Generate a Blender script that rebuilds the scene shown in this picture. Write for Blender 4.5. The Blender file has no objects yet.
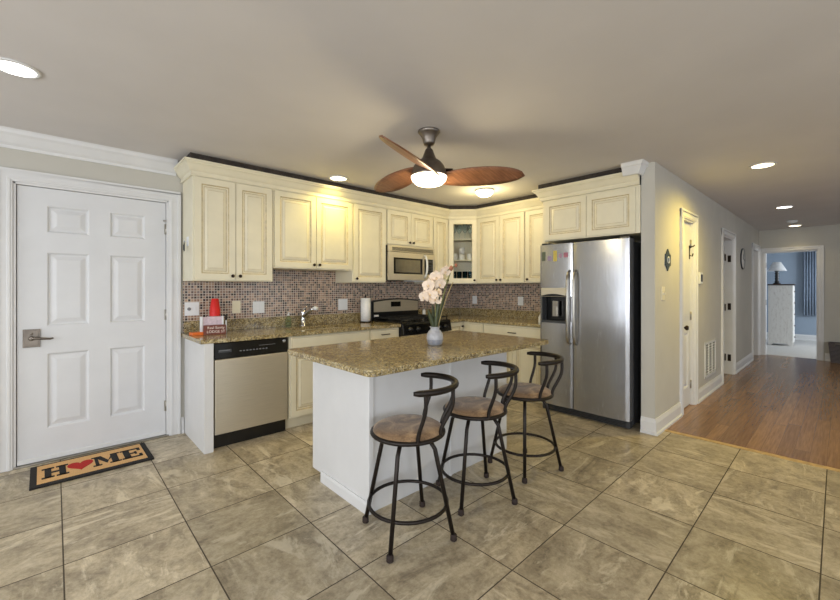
import bpy, bmesh, math, random
from mathutils import Vector, Matrix
random.seed(7)
PI = math.pi
SC = bpy.context.scene
COL = SC.collection

# ------------------------------------------------------------------ camera
cd = bpy.data.cameras.new('camera'); cam = bpy.data.objects.new('camera', cd); COL.objects.link(cam)
cam.location = (0, 0, 1.3)
cam.rotation_euler = (PI/2, 0, math.radians(47.17-90))
cd.sensor_width = 36; cd.lens = 394/840*36; cd.shift_y = -12/840; cd.clip_start = .02
SC.camera = cam
# ------------------------------------------------------------------ view, world, window daylight
SC.view_settings.view_transform = 'Standard'; SC.view_settings.look = 'None'
SC.view_settings.gamma = 1; SC.view_settings.use_curve_mapping = False
SC.view_settings.exposure = -0.32
W = bpy.data.worlds.new('world'); SC.world = W; W.use_nodes = True
W.node_tree.nodes['Background'].inputs[0].default_value = (.72, .85, 1, 1)
W.node_tree.nodes['Background'].inputs[1].default_value = 2.0

def area(name, loc, rot, sx, sy, power, color):
    l = bpy.data.lights.new(name, 'AREA'); l.shape = 'RECTANGLE'; l.size = sx; l.size_y = sy
    l.energy = power; l.color = color
    o = bpy.data.objects.new(name, l); COL.objects.link(o); o.location = loc; o.rotation_euler = rot
    return o
DAY = (.93, .96, 1.0)
# daylight falling in through the windows of the walls behind the camera
area('window_daylight', (-2.74, .6, 1.35), (0, math.radians(-90), 0), 1.5, 1.5, 76, DAY)
area('window_daylight', (-2.74, 3.0, 1.35), (0, math.radians(-90), 0), 1.5, 1.0, 30, DAY)
area('window_daylight', (-2.74, -1.8, 1.35), (0, math.radians(-90), 0), 1.5, 1.5, 76, DAY)
for wx, wp in ((-.9, 48), (1.6, 26), (4.4, 12), (7.6, 10)):
    area('window_daylight', (wx, -3.44, 1.35), (math.radians(90), 0, 0), 1.7, 1.6, wp, DAY)
area('window_daylight', (12.0, -1.9, 1.4), (math.radians(90), 0, 0), 1.6, 1.4, 95, (.85, .93, 1))

# ------------------------------------------------------------------ node helper
def lin(c):
    return tuple(((v/255)/12.92 if v/255 <= .04045 else ((v/255+.055)/1.055)**2.4) for v in c[:3]) + (1,)
class NT:
    def __init__(s, name):
        s.m = bpy.data.materials.new(name); s.m.use_nodes = True
        s.t = s.m.node_tree; s.b = s.t.nodes['Principled BSDF']
    def n(s, typ, **kw):
        nd = s.t.nodes.new(typ)
        for k, v in kw.items():
            if k.startswith('i_'):
                key = k[2:]; key = int(key) if key.isdigit() else key
                s.set(nd.inputs[key], v)
            else: setattr(nd, k, v)
        return nd
    def set(s, sock, v):
        if isinstance(v, bpy.types.NodeSocket): s.t.links.new(v, sock)
        else: sock.default_value = v
    def math(s, op, a, b=0.0, c=None):
        nd = s.n('ShaderNodeMath', operation=op); s.set(nd.inputs[0], a); s.set(nd.inputs[1], b)
        if c is not None: s.set(nd.inputs[2], c)
        return nd.outputs[0]
    def co(s): return s.n('ShaderNodeTexCoord').outputs['Object']
    def map(s, v, scale=(1, 1, 1), loc=(0, 0, 0), rot=(0, 0, 0)):
        nd = s.n('ShaderNodeMapping'); s.set(nd.inputs[0], v); nd.inputs[1].default_value = loc
        nd.inputs[2].default_value = rot; nd.inputs[3].default_value = scale; return nd.outputs[0]
    def noise(s, v, scale, detail=4, rough=.55, dist=0, w=None):
        nd = s.n('ShaderNodeTexNoise')
        if w is not None: nd.noise_dimensions = '4D'; s.set(nd.inputs['W'], w)
        s.set(nd.inputs['Vector'], v); nd.inputs['Scale'].default_value = scale
        nd.inputs['Detail'].default_value = detail; nd.inputs['Roughness'].default_value = rough
        nd.inputs['Distortion'].default_value = dist; return nd.outputs[0]
    def ramp(s, f, stops, const=False):
        nd = s.n('ShaderNodeValToRGB'); r = nd.color_ramp
        if const: r.interpolation = 'CONSTANT'
        while len(r.elements) < len(stops): r.elements.new(.5)
        for e, (p, c) in zip(r.elements, stops): e.position = p; e.color = lin(c)
        s.set(nd.inputs[0], f); return nd.outputs[0]
    def mix(s, f, a, b, mode='MIX'):
        nd = s.n('ShaderNodeMix', data_type='RGBA', blend_type=mode)
        s.set(nd.inputs[0], f); s.set(nd.inputs[6], a); s.set(nd.inputs[7], b); return nd.outputs[2]
    def bump(s, h, strength=.2, dist=.01):
        nd = s.n('ShaderNodeBump'); s.set(nd.inputs['Height'], h)
        nd.inputs['Strength'].default_value = strength; nd.inputs['Distance'].default_value = dist
        s.t.links.new(nd.outputs[0], s.b.inputs['Normal'])
    def base(s, c=None, rough=None, metal=None, spec=None):
        if c is not None: s.set(s.b.inputs['Base Color'], c)
        if rough is not None: s.set(s.b.inputs['Roughness'], rough)
        if metal is not None: s.b.inputs['Metallic'].default_value = metal
        if spec is not None: s.b.inputs['Specular IOR Level'].default_value = spec
        return s.m

def plain(name, rgb, rough=.5, metal=0, var=.05, scale=14, bump=0, spec=.5):
    """a paint / plastic / metal with slight procedural variation"""
    t = NT(name); n = t.noise(t.co(), scale, 3)
    a = tuple(max(0, v*(1-var)) for v in rgb); b = tuple(min(255, v*(1+var)) for v in rgb)
    t.base(t.ramp(n, [(.3, a), (.7, b)]), rough, metal, spec)
    if bump: t.bump(t.noise(t.co(), scale*12, 2), bump, .002)
    return t.m
def glow(name, rgb, strength):
    t = NT(name); t.base(lin(rgb), .4); t.b.inputs['Emission Color'].default_value = lin(rgb)
    t.b.inputs['Emission Strength'].default_value = strength; return t.m
def glassy(name, rgb, rough=.02):
    t = NT(name); t.base(lin(rgb), rough); t.b.inputs['Transmission Weight'].default_value = 1
    t.b.inputs['IOR'].default_value = 1.14; return t.m

def m_tile():
    t = NT('floor_tile'); co = t.co(); sp = t.n('ShaderNodeSeparateXYZ', i_0=co)
    u = t.math('DIVIDE', t.math('SUBTRACT', sp.outputs[0], .03), .505)
    v = t.math('DIVIDE', t.math('SUBTRACT', t.math('SUBTRACT', sp.outputs[1], t.math('MULTIPLY', sp.outputs[0], .008)), .055), .4875)
    cu, cv = t.math('FLOOR', u), t.math('FLOOR', v)
    cell = t.n('ShaderNodeCombineXYZ', i_0=cu, i_1=cv)
    wn = t.n('ShaderNodeTexWhiteNoise', noise_dimensions='3D', i_0=cell.outputs[0])
    rnd = wn.outputs[0]
    fu, fv = t.math('FRACT', u), t.math('FRACT', v)
    du = t.math('MINIMUM', fu, t.math('SUBTRACT', 1, fu)); dv = t.math('MINIMUM', fv, t.math('SUBTRACT', 1, fv))
    d = t.math('MINIMUM', du, dv); grout = t.math('LESS_THAN', d, .0058)
    w = t.math('MULTIPLY', rnd, 37)
    sw = t.math('GREATER_THAN', t.math('FRACT', t.math('MULTIPLY', rnd, 7.3)), .5)
    swp = t.n('ShaderNodeCombineXYZ', i_0=sp.outputs[1], i_1=sp.outputs[0])
    pm = t.n('ShaderNodeMix', data_type='VECTOR', i_0=sw, i_4=co, i_5=swp.outputs[0]).outputs[1]
    big = t.noise(t.map(pm, (1.3, 2.2, 1), rot=(0, 0, .25)), 2.2, 8, .68, 1.6, w)
    vein = t.noise(t.map(pm, (.8, 2.6, 1), rot=(0, 0, .2)), 2.0, 8, .66, 2.2, t.math('ADD', w, 11))
    fine = t.noise(co, 34, 8, .8, .4, w)
    c1 = t.ramp(big, [(.36, (130, 119, 100)), (.47, (174, 162, 138)), (.55, (200, 188, 162)), (.66, (222, 212, 190))])
    c2 = t.ramp(fine, [(.36, (102, 92, 76)), (.5, (192, 180, 156)), (.64, (236, 226, 204))])
    c = t.mix(.36, c1, c2)
    c = t.mix(t.math('MULTIPLY', t.ramp(vein, [(.55, (0, 0, 0)), (.62, (255, 255, 255))]), .6), c, lin((240, 231, 208)))
    c = t.mix(t.math('MULTIPLY', t.ramp(vein, [(.34, (255, 255, 255)), (.43, (0, 0, 0))]), .5), c, lin((112, 100, 82)))
    tint = t.ramp(rnd, [(0, (214, 211, 205)), (1, (246, 243, 238))])
    c = t.mix(1.0, c, tint, 'MULTIPLY')
    c = t.mix(grout, c, lin((70, 60, 46)))
    t.base(c, t.math('ADD', t.math('MULTIPLY', grout, .4), t.math('ADD', .27, t.math('MULTIPLY', fine, .16))), spec=.45)
    t.bump(t.math('SUBTRACT', t.math('MULTIPLY', fine, .25), grout), .35, .003)
    return t.m
def m_wood_floor():
    t = NT('plank_floor'); co = t.co(); sp = t.n('ShaderNodeSeparateXYZ', i_0=co)
    v = t.math('DIVIDE', sp.outputs[1], .092); cv = t.math('FLOOR', v)
    off = t.n('ShaderNodeTexWhiteNoise', noise_dimensions='1D', i_1=cv).outputs[0]
    u = t.math('ADD', t.math('DIVIDE', sp.outputs[0], 1.7), t.math('MULTIPLY', off, 5)); cu = t.math('FLOOR', u)
    cell = t.n('ShaderNodeCombineXYZ', i_0=cu, i_1=cv)
    r = t.n('ShaderNodeTexWhiteNoise', noise_dimensions='3D', i_0=cell.outputs[0]).outputs[0]
    g = t.noise(t.map(co, (1.2, 26, 1)), 3, 5, .6, .4, t.math('MULTIPLY', r, 20))
    c1 = t.ramp(r, [(0, (140, 107, 74)), (.5, (155, 120, 84)), (1, (170, 134, 97))])
    c2 = t.ramp(g, [(.3, (196, 188, 180)), (.7, (255, 252, 248))])
    c = t.mix(1, c1, c2, 'MULTIPLY')
    fv = t.math('FRACT', v); fu = t.math('FRACT', u)
    gap = t.math('MAXIMUM', t.math('LESS_THAN', fv, .03), t.math('LESS_THAN', fu, .004))
    c = t.mix(gap, c, lin((112, 82, 56)))
    t.base(c, .24, spec=.5); t.bump(t.math('SUBTRACT', t.math('MULTIPLY', g, .1), gap), .12, .001)
    return t.m
def m_granite():
    t = NT('granite'); co = t.co()
    n1 = t.noise(co, 22, 8, .8, .3); n2 = t.noise(co, 62, 5, .8)
    vo = t.n('ShaderNodeTexVoronoi', i_Vector=co); vo.inputs['Scale'].default_value = 135
    rv = t.n('ShaderNodeSeparateColor', i_0=vo.outputs['Color']).outputs[0]
    c1 = t.ramp(n1, [(.32, (70, 60, 44)), (.43, (132, 112, 70)), (.52, (178, 156, 100)), (.62, (212, 196, 150)), (.75, (150, 124, 78))])
    c2 = t.ramp(rv, [(0, (18, 17, 17)), (.2, (104, 90, 68)), (.42, (168, 146, 98)), (.64, (210, 198, 162)), (.82, (140, 138, 132))], True)
    c = t.mix(.52, c1, c2)
    dk = t.math('GREATER_THAN', n2, .565)
    c = t.mix(t.math('MULTIPLY', dk, .78), c, lin((44, 38, 32)))
    t.base(c, .13, spec=.6); return t.m
def m_mosaic(axis):
    t = NT('mosaic_tile'); sp = t.n('ShaderNodeSeparateXYZ', i_0=t.co())
    u = t.math('DIVIDE', sp.outputs[axis], .0245); v = t.math('DIVIDE', sp.outputs[2], .0245)
    cell = t.n('ShaderNodeCombineXYZ', i_0=t.math('FLOOR', u), i_1=t.math('FLOOR', v))
    r = t.n('ShaderNodeTexWhiteNoise', noise_dimensions='3D', i_0=cell.outputs[0]).outputs[0]
    c = t.ramp(r, [(0, (40, 30, 28)), (.16, (98, 74, 64)), (.34, (146, 116, 98)), (.58, (176, 146, 124)), (.78, (124, 106, 102)), (.92, (78, 62, 60))], True)
    fu, fv = t.math('FRACT', u), t.math('FRACT', v)
    d = t.math('MINIMUM', t.math('MINIMUM', fu, t.math('SUBTRACT', 1, fu)), t.math('MINIMUM', fv, t.math('SUBTRACT', 1, fv)))
    g = t.math('LESS_THAN', d, .10)
    t.base(t.mix(g, c, lin((204, 192, 178))), t.math('ADD', .18, t.math('MULTIPLY', g, .5)))
    t.bump(t.math('SUBTRACT', 1, g), .5, .002); return t.m
def m_steel(name, rgb, stretch, rough=.27):
    t = NT(name); n = t.noise(t.map(t.co(), stretch), 6, 4, .7)
    b = t.noise(t.co(), 2.2, 2)
    a = tuple(v*.93 for v in rgb)
    t.base(t.ramp(n, [(.3, a), (.7, rgb)]), t.math('ADD', rough-.06, t.math('MULTIPLY', n, .14)), .78)
    t.bump(t.math('ADD', t.math('MULTIPLY', n, .004), b), .10, .02); return t.m
def m_suede():
    t = NT('suede_cushion'); co = t.co(); n = t.noise(co, 9, 4, .6, .8); f = t.noise(co, 160, 2)
    t.base(t.mix(.2, t.ramp(n, [(.34, (90, 71, 50)), (.5, (130, 105, 76)), (.64, (176, 148, 110))]), t.ramp(f, [(.3, (90, 66, 50)), (.7, (190, 150, 116))])), .9, spec=.2)
    t.b.inputs['Sheen Weight'].default_value = .3; t.bump(f, .2, .002); return t.m
def m_blade():
    t = NT('blade_wood'); n = t.noise(t.map(t.co(), (2, 34, 4)), 4, 5, .6, .5)
    t.base(t.ramp(n, [(.3, (92, 60, 42)), (.5, (126, 84, 60)), (.7, (150, 106, 78))]), .4); return t.m
def m_coir():
    t = NT('coir'); f = t.noise(t.co(), 260, 3, .7)
    t.base(t.ramp(f, [(.3, (196, 150, 98)), (.7, (236, 196, 142))]), .95, spec=.1); t.bump(f, .6, .004); return t.m
def m_distressed():
    t = NT('distressed_white_wood'); co = t.co()
    n = t.noise(t.map(co, (3, 3, 1)), 9, 5, .75); k = t.noise(co, 13, 3, .6)
    c = t.ramp(n, [(.3, (196, 190, 184)), (.45, (228, 225, 220)), (.7, (236, 234, 230))])
    t.base(t.mix(t.math('GREATER_THAN', k, .74), c, lin((70, 60, 54))), .75); return t.m
def m_carpet():
    t = NT('carpet'); f = t.noise(t.co(), 180, 3); t.base(t.ramp(f, [(.3, (186, 182, 176)), (.7, (222, 219, 214))]), 1); t.bump(f, .5, .006); return t.m
def m_basket():
    t = NT('woven_basket'); w = t.n('ShaderNodeTexWave', i_Vector=t.map(t.co(), (1, 1, 1))); w.bands_direction = 'Z'
    w.inputs['Scale'].default_value = 14; w.inputs['Distortion'].default_value = 1.5; w.inputs['Detail Scale'].default_value = 8
    t.base(t.ramp(w.outputs[1], [(.2, (58, 54, 56)), (.8, (112, 106, 106))]), .8); t.bump(w.outputs[1], .6, .01); return t.m

M = {}
M['tile'] = m_tile(); M['plank'] = m_wood_floor(); M['granite'] = m_granite()
M['mosx'] = m_mosaic(0); M['mosy'] = m_mosaic(1)
M['wall'] = plain('wall_paint', (190, 187, 178), .85, var=.015, scale=3)
M['ceil'] = plain('ceiling_paint', (208, 204, 202), .9, var=.012, scale=2)
M['bluewall'] = plain('blue_grey_paint', (150, 164, 180), .85, var=.015, scale=3)
M['trim'] = plain('white_trim_paint', (216, 216, 216), .42, var=.012, scale=5)
M['door'] = plain('white_door_paint', (212, 213, 215), .45, var=.012, scale=5)
M['cream'] = plain('cream_cabinet_paint', (221, 214, 190), .42, var=.02, scale=6)
M['glaze'] = plain('cabinet_glaze', (186, 170, 134), .5, var=.1, scale=30)
M['islwhite'] = plain('island_paint', (214, 214, 214), .45, var=.012, scale=5)
M['steel'] = m_steel('brushed_steel', (216, 208, 190), (1, 1, 60), .40)
M['steelh'] = m_steel('fridge_steel', (176, 177, 180), (40, 40, 1.2), .24)
M['chrome'] = plain('chrome', (214, 214, 216), .1, 1, var=.02)
M['nickel'] = plain('satin_nickel', (168, 164, 156), .3, 1, var=.04)
M['pewter'] = plain('pewter', (120, 112, 104), .34, 1, var=.08)
M['black'] = plain('black_plastic', (20, 20, 21), .28, var=.1)
M['blackm'] = plain('black_enamel', (13, 13, 14), .18, var=.1)
M['iron'] = plain('cast_iron', (22, 22, 22), .6, var=.15, bump=.2)
M['dkgrey'] = plain('dark_grey_plastic', (58, 60, 63), .5, var=.06)
M['stool'] = plain('bronze_black_metal', (40, 34, 30), .42, .6, var=.12, scale=40)
M['rubber'] = plain('brown_rubber', (44, 32, 27), .8)
M['suede'] = m_suede(); M['blade'] = m_blade(); M['coir'] = m_coir()
M['bronze'] = plain('dark_bronze', (46, 34, 26), .4, .7, var=.1)
M['plate'] = plain('white_plastic', (226, 228, 230), .35, var=.01)
M['ivory'] = plain('ivory_plastic', (226, 218, 192), .35, var=.01)
M['slot'] = plain('slot_grey', (120, 122, 126), .5)
M['glass'] = glassy('clear_glass', (240, 248, 250))
M['bluegl'] = glassy('blue_glass', (150, 190, 214), .05)
M['pane'] = glassy('window_pane', (250, 252, 252), 0)
M['pane'].node_tree.nodes['Principled BSDF'].inputs['IOR'].default_value = 1.06
M['dark_pane'] = plain('dark_oven_glass', (128, 122, 106), .15, .5, var=.06)
M['porcelain'] = plain('white_porcelain', (226, 224, 218), .22)
M['vase'] = plain('grey_blue_glaze', (172, 173, 177), .35, var=.06, scale=40)
M['vased'] = plain('grey_blue_band', (138, 141, 150), .4, var=.08, scale=40)
M['petal'] = plain('orchid_petal', (242, 224, 204), .6, var=.03, scale=30)
M['lip'] = plain('orchid_lip', (234, 200, 160), .6, var=.15, scale=60)
M['bud'] = plain('orchid_bud', (150, 96, 70), .6, var=.15, scale=60)
M['stem'] = plain('orchid_stem', (108, 112, 62), .6, var=.15, scale=30)
M['leaf'] = plain('orchid_leaf', (58, 66, 40), .5, var=.2, scale=20)
M['stake'] = plain('bamboo_stake', (168, 148, 100), .7)
M['paper'] = plain('paper_towel', (238, 238, 236), .95, var=.02, scale=60, bump=.2)
M['red'] = plain('red_plastic', (214, 30, 26), .35, var=.05)
M['orange'] = plain('orange_plastic', (226, 112, 40), .5, var=.06)
M['signb'] = plain('brown_sign_wood', (112, 62, 52), .7, var=.12, scale=30)
M['signt'] = plain('sign_lettering', (236, 222, 210), .7)
M['card'] = plain('pale_card', (206, 188, 196), .8, var=.08, scale=40)
M['matblk'] = plain('black_coir', (30, 28, 27), .95, var=.2, scale=200, bump=.4)
M['matred'] = plain('red_coir', (176, 34, 26), .95, var=.12, scale=200, bump=.4)
M['mg1'] = plain('magnet_green', (84, 92, 76), .5); M['mg2'] = plain('magnet_purple', (146, 128, 156), .5)
M['mg3'] = plain('magnet_yellow', (190, 172, 84), .5); M['mg4'] = plain('magnet_mauve', (160, 132, 150), .5)
M['mg5'] = plain('magnet_rose', (160, 100, 118), .5)
M['soapg'] = glassy('soap_plastic', (196, 220, 200), .15)
M['lampw'] = glow('warm_lamp', (255, 240, 200), 9)
M['lampc'] = glow('white_lamp', (255, 250, 240), 9)
M['bowl'] = glow('frosted_bowl', (255, 240, 208), 4.5)
M['dist'] = m_distressed(); M['carpet'] = m_carpet(); M['basket'] = m_basket()
M['dkwood'] = plain('dark_wood', (62, 46, 38), .5, var=.2, scale=20)
M['gapshade'] = plain('painted_gap_shade', (52, 46, 42), .9, var=.2, scale=20)  # dark tone standing in for shade above the cabinet crown
M['curtain'] = plain('blue_curtain', (150, 164, 182), .9, var=.04)
M['shade'] = plain('white_lampshade', (226, 228, 230), .8)
M['brownp'] = plain('grey_jute', (128, 120, 110), .8)
M['strip'] = plain('oak_strip', (182, 152, 104), .5, var=.1, scale=20)
M['clockf'] = plain('clock_face', (222, 220, 212), .5)
M['orn'] = plain('teal_ornament', (66, 78, 84), .5, .3, var=.25, scale=60)

# ------------------------------------------------------------------ mesh builder
class MB:
    def __init__(s, o=(0, 0, 0)):
        s.v = []; s.f = []; s.mi = []; s.sm = []; s.o = Vector(o); s.M = None
    def add(s, vs, fs, mi=0, sm=False):
        b = len(s.v)
        for p in vs:
            p = Vector(p); s.v.append(s.M @ p if s.M else p)
        for f in fs: s.f.append([b+i for i in f]); s.mi.append(mi); s.sm.append(sm)
    def box(s, x0, x1, y0, y1, z0, z1, mi=0):
        x0, x1 = min(x0, x1), max(x0, x1); y0, y1 = min(y0, y1), max(y0, y1); z0, z1 = min(z0, z1), max(z0, z1)
        s.add([(x0, y0, z0), (x1, y0, z0), (x1, y1, z0), (x0, y1, z0), (x0, y0, z1), (x1, y0, z1), (x1, y1, z1), (x0, y1, z1)],
              [(3, 2, 1, 0), (4, 5, 6, 7), (0, 1, 5, 4), (1, 2, 6, 5), (2, 3, 7, 6), (3, 0, 4, 7)], mi)
    def lathe(s, prof, c=(0, 0, 0), seg=24, mi=0, axis='z', close=True, sm=True):
        c = Vector(c); vs = []; fs = []; n = len(prof)
        for k in range(seg):
            a = 2*PI*k/seg
            for r, z in prof:
                x, y = r*math.cos(a), r*math.sin(a)
                vs.append(c + (Vector((x, y, z)) if axis == 'z' else Vector((x, -z, y)) if axis == '-y' else Vector((-z, x, y))))
        for k in range(seg):
            k2 = (k+1) % seg
            for i in range(n-1): fs.append((k*n+i, k2*n+i, k2*n+i+1, k*n+i+1))
        if close:
            if prof[0][0] > 1e-6: fs.append([k*n for k in range(seg)][::-1])
            if prof[-1][0] > 1e-6: fs.append([k*n+n-1 for k in range(seg)])
        s.add(vs, fs, mi, sm)
    def tube(s, pts, r, seg=8, closed=False, mi=0, flat=None):
        pts = [Vector(p) for p in pts]; n = len(pts); vs = []; fs = []
        rs = r if isinstance(r, (list, tuple)) else [r]*n
        up = None
        for i, p in enumerate(pts):
            a = pts[(i-1) % n] if closed or i > 0 else p; b = pts[(i+1) % n] if closed or i < n-1 else p
            t = (b-a).normalized()
            if up is None: up = Vector((0, 0, 1)) if abs(t.z) < .9 else Vector((1, 0, 0))
            sx = t.cross(up).normalized(); sy = sx.cross(t).normalized(); up = sy
            for k in range(seg):
                an = 2*PI*k/seg
                vs.append(p + (sx*math.cos(an)*(flat or 1) + sy*math.sin(an))*rs[i])
        m = n if closed else n-1
        for i in range(m):
            j = (i+1) % n
            for k in range(seg):
                k2 = (k+1) % seg; fs.append((i*seg+k, j*seg+k, j*seg+k2, i*seg+k2))
        if not closed:
            fs.append(list(range(seg))); fs.append([(n-1)*seg+k for k in range(seg)][::-1])
        s.add(vs, fs, mi, True)
    def prism(s, poly, z0, z1, mi=0, T=None):
        """polygon (x, y) extruded along z; T maps points"""
        n = len(poly); vs = [Vector((x, y, z0)) for x, y in poly] + [Vector((x, y, z1)) for x, y in poly]
        if T: vs = [T(p) for p in vs]
        s.add(vs, [list(range(n))[::-1], list(range(n, 2*n))] + [(i, (i+1) % n, n+(i+1) % n, n+i) for i in range(n)], mi)
    def sweep(s, path, prof, mi=0, flip=1):
        """profile [(out, z)] swept along a 2D path, mitred; out is to the right of travel"""
        P = [Vector(p) for p in path]; n = len(P); k = len(prof); vs = []; fs = []
        for i, p in enumerate(P):
            ds = []
            if i > 0: ds.append((P[i]-P[i-1]).normalized())
            if i < n-1: ds.append((P[i+1]-P[i]).normalized())
            ns = [Vector((d.y, -d.x))*flip for d in ds]
            m = ns[0] if len(ns) == 1 else (ns[0]+ns[1])/(1+ns[0].dot(ns[1]))
            for o, z in prof: vs.append((p.x+m.x*o, p.y+m.y*o, z))
        for i in range(n-1):
            for j in range(k):
                j2 = (j+1) % k; fs.append((i*k+j, (i+1)*k+j, (i+1)*k+j2, i*k+j2))
        fs.append(list(range(k))); fs.append([(n-1)*k+j for j in range(k)][::-1])
        s.add(vs, fs, mi)
    def slab(s, xs, zs, cells, rings, t, y=0.0):
        """door slab facing -y with its front at y; panel cells are made of concentric rings [(inset, sink, material)]"""
        for i in range(len(xs)-1):
            for j in range(len(zs)-1):
                a, b, c, d = xs[i], xs[i+1], zs[j], zs[j+1]
                if (i, j) in cells:
                    pr = None
                    for ins, dep, mi in rings:
                        q = [(a+ins, y+dep, c+ins), (b-ins, y+dep, c+ins), (b-ins, y+dep, d-ins), (a+ins, y+dep, d-ins)]
                        if pr: s.add(pr+q, [(k, (k+1) % 4, 4+(k+1) % 4, 4+k) for k in range(4)], mi)
                        pr = q
                    s.add(pr, [(0, 1, 2, 3)], rings[-1][2])
                else: s.add([(a, y, c), (b, y, c), (b, y, d), (a, y, d)], [(0, 1, 2, 3)])
        a, b, c, d = xs[0], xs[-1], zs[0], zs[-1]
        s.add([(a, y, c), (b, y, c), (b, y, d), (a, y, d), (a, y+t, c), (b, y+t, c), (b, y+t, d), (a, y+t, d)],
              [(0, 4, 5, 1), (1, 5, 6, 2), (2, 6, 7, 3), (3, 7, 4, 0), (7, 6, 5, 4)])
    def build(s, name, mats, parent=None, bevel=0, kind=None, recalc=True):
        if not isinstance(mats, (list, tuple)): mats = [mats]
        me = bpy.data.meshes.new(name); off = s.o
        vs = [v-off for v in s.v]
        loc = Vector((0, 0, 0))
        if parent is None and off.length == 0:
            xs, ys, zs = [v.x for v in vs], [v.y for v in vs], [v.z for v in vs]
            me_loc = None
        me.from_pydata([tuple(v) for v in vs], [], s.f)
        for m in mats: me.materials.append(m)
        for p, mi, sm in zip(me.polygons, s.mi, s.sm): p.material_index = mi; p.use_smooth = sm
        bm = bmesh.new(); bm.from_mesh(me)
        bmesh.ops.remove_doubles(bm, verts=bm.verts, dist=1e-6)
        if recalc: bmesh.ops.recalc_face_normals(bm, faces=bm.faces)
        bm.to_mesh(me); bm.free(); me.update()
        o = bpy.data.objects.new(name, me); COL.objects.link(o)
        if parent: o.parent = parent
        else: o.location = off
        if bevel:
            b = o.modifiers.new('edge', 'BEVEL'); b.width = bevel; b.segments = 2; b.limit_method = 'ANGLE'; b.angle_limit = .6
        if kind: o['kind'] = kind
        return o
def tag(o, label, cat, group=None, kind=None):
    o['label'] = label; o['category'] = cat
    if group: o['group'] = group
    if kind: o['kind'] = kind
    return o
def thing(name, label, cat, loc=(0, 0, 0), rot=0, group=None):
    o = bpy.data.objects.new(name, None); COL.objects.link(o); o.empty_display_size = .05
    o.location = loc; o.rotation_euler = (0, 0, rot); return tag(o, label, cat, group)
def struct(mb, name, mats, bevel=0, parent=None):
    return mb.build(name, mats, parent, bevel, None if parent else 'structure')
def copy_tree(o, parent=None):
    c = o.copy(); COL.objects.link(c)
    if parent: c.parent = parent
    for ch in list(o.children): copy_tree(ch, c)
    return c
def boxes(*bs):
    m = MB()
    for b in bs: m.box(*b)
    return m

# ------------------------------------------------------------------ the setting
H = 2.42; YL = 4.05; XB = 4.58; YH = 1.145; YK = 1.257; XE = 10.1
struct(boxes((-3.0, 4.06, -3.6, YL+.2, -.12, 0)), 'floor', M['tile'])
struct(boxes((4.06, XB, YK, YL+.2, -.12, 0)), 'kitchen_floor', M['tile'])
struct(boxes((4.10, 10.22, -3.6, YK, -.12, 0), (XB, 10.22, YK, 3.1, -.12, 0)), 'hall_floor', M['plank'])
struct(boxes((4.062, 4.117, -3.6, YH-.004, -.1, .004)), 'trim_1', M['strip'], .002)
struct(boxes((10.22, 13.9, -2.1, 2.7, -.12, 0)), 'bedroom_floor', M['carpet'])
struct(boxes((-3.0, 13.9, -3.6, YL+.2, H, H+.12)), 'ceiling', M['ceil'])
DX0, DX1, DZ = -.22, .735, 2.065           # entry door opening
struct(boxes((-3.0, DX0, YL, YL+.18, 0, H), (DX0, DX1, YL, YL+.18, DZ, H), (DX1, XB+.15, YL, YL+.18, 0, H)), 'wall_left', M['wall'])
struct(boxes((DX0-.3, DX1+.3, YL+.18, YL+.24, 0, H)), 'wall_outside', M['wall'])
struct(boxes((XB, XB+.12, YK, YL, 0, H)), 'wall_back', M['wall'])
D1 = (4.75, 5.22); D2 = (6.72, 7.47); D3 = (9.30, 9.98); DH = 2.03
hw = MB(); xs = [3.9, D1[0], D1[1], D2[0], D2[1], D3[0], D3[1], XE+.12]
for i in range(7): hw.box(xs[i], xs[i+1], YH, YK, 0 if i % 2 == 0 else DH, H)
struct(hw, 'wall_hall', M['wall'])
struct(boxes((XB+.12, 13.9, 3.1, 3.2, 0, H), (5.9, 6.0, YK, 3.1, 0, H), (8.6, 8.7, YK, 3.1, 0, H)), 'wall_rooms', M['wall'])
ED = (.335, 1.06); EH = 1.99
struct(boxes((XE, XE+.12, -3.6, ED[0], 0, H), (XE, XE+.12, ED[0], ED[1], EH, H), (XE, XE+.12, ED[1], YH, 0, H)), 'wall_end', M['wall'])
struct(boxes((13.7, 13.85, -2.1, 2.7, 0, H)), 'wall_bedroom_far', M['bluewall'])
struct(boxes((XE+.125, 13.7, 2.5, 2.65, 0, H)), 'wall_bedroom_left', M['bluewall'])
bw = [(XE+.125, 11.2), (12.8, 13.7)]
struct(boxes((XE+.125, 11.2, -2.1, -1.95, 0, H), (12.8, 13.7, -2.1, -1.95, 0, H), (11.2, 12.8, -2.1, -1.95, 0, .7), (11.2, 12.8, -2.1, -1.95, 2.1, H)), 'wall_bedroom_right', M['bluewall'])
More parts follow.
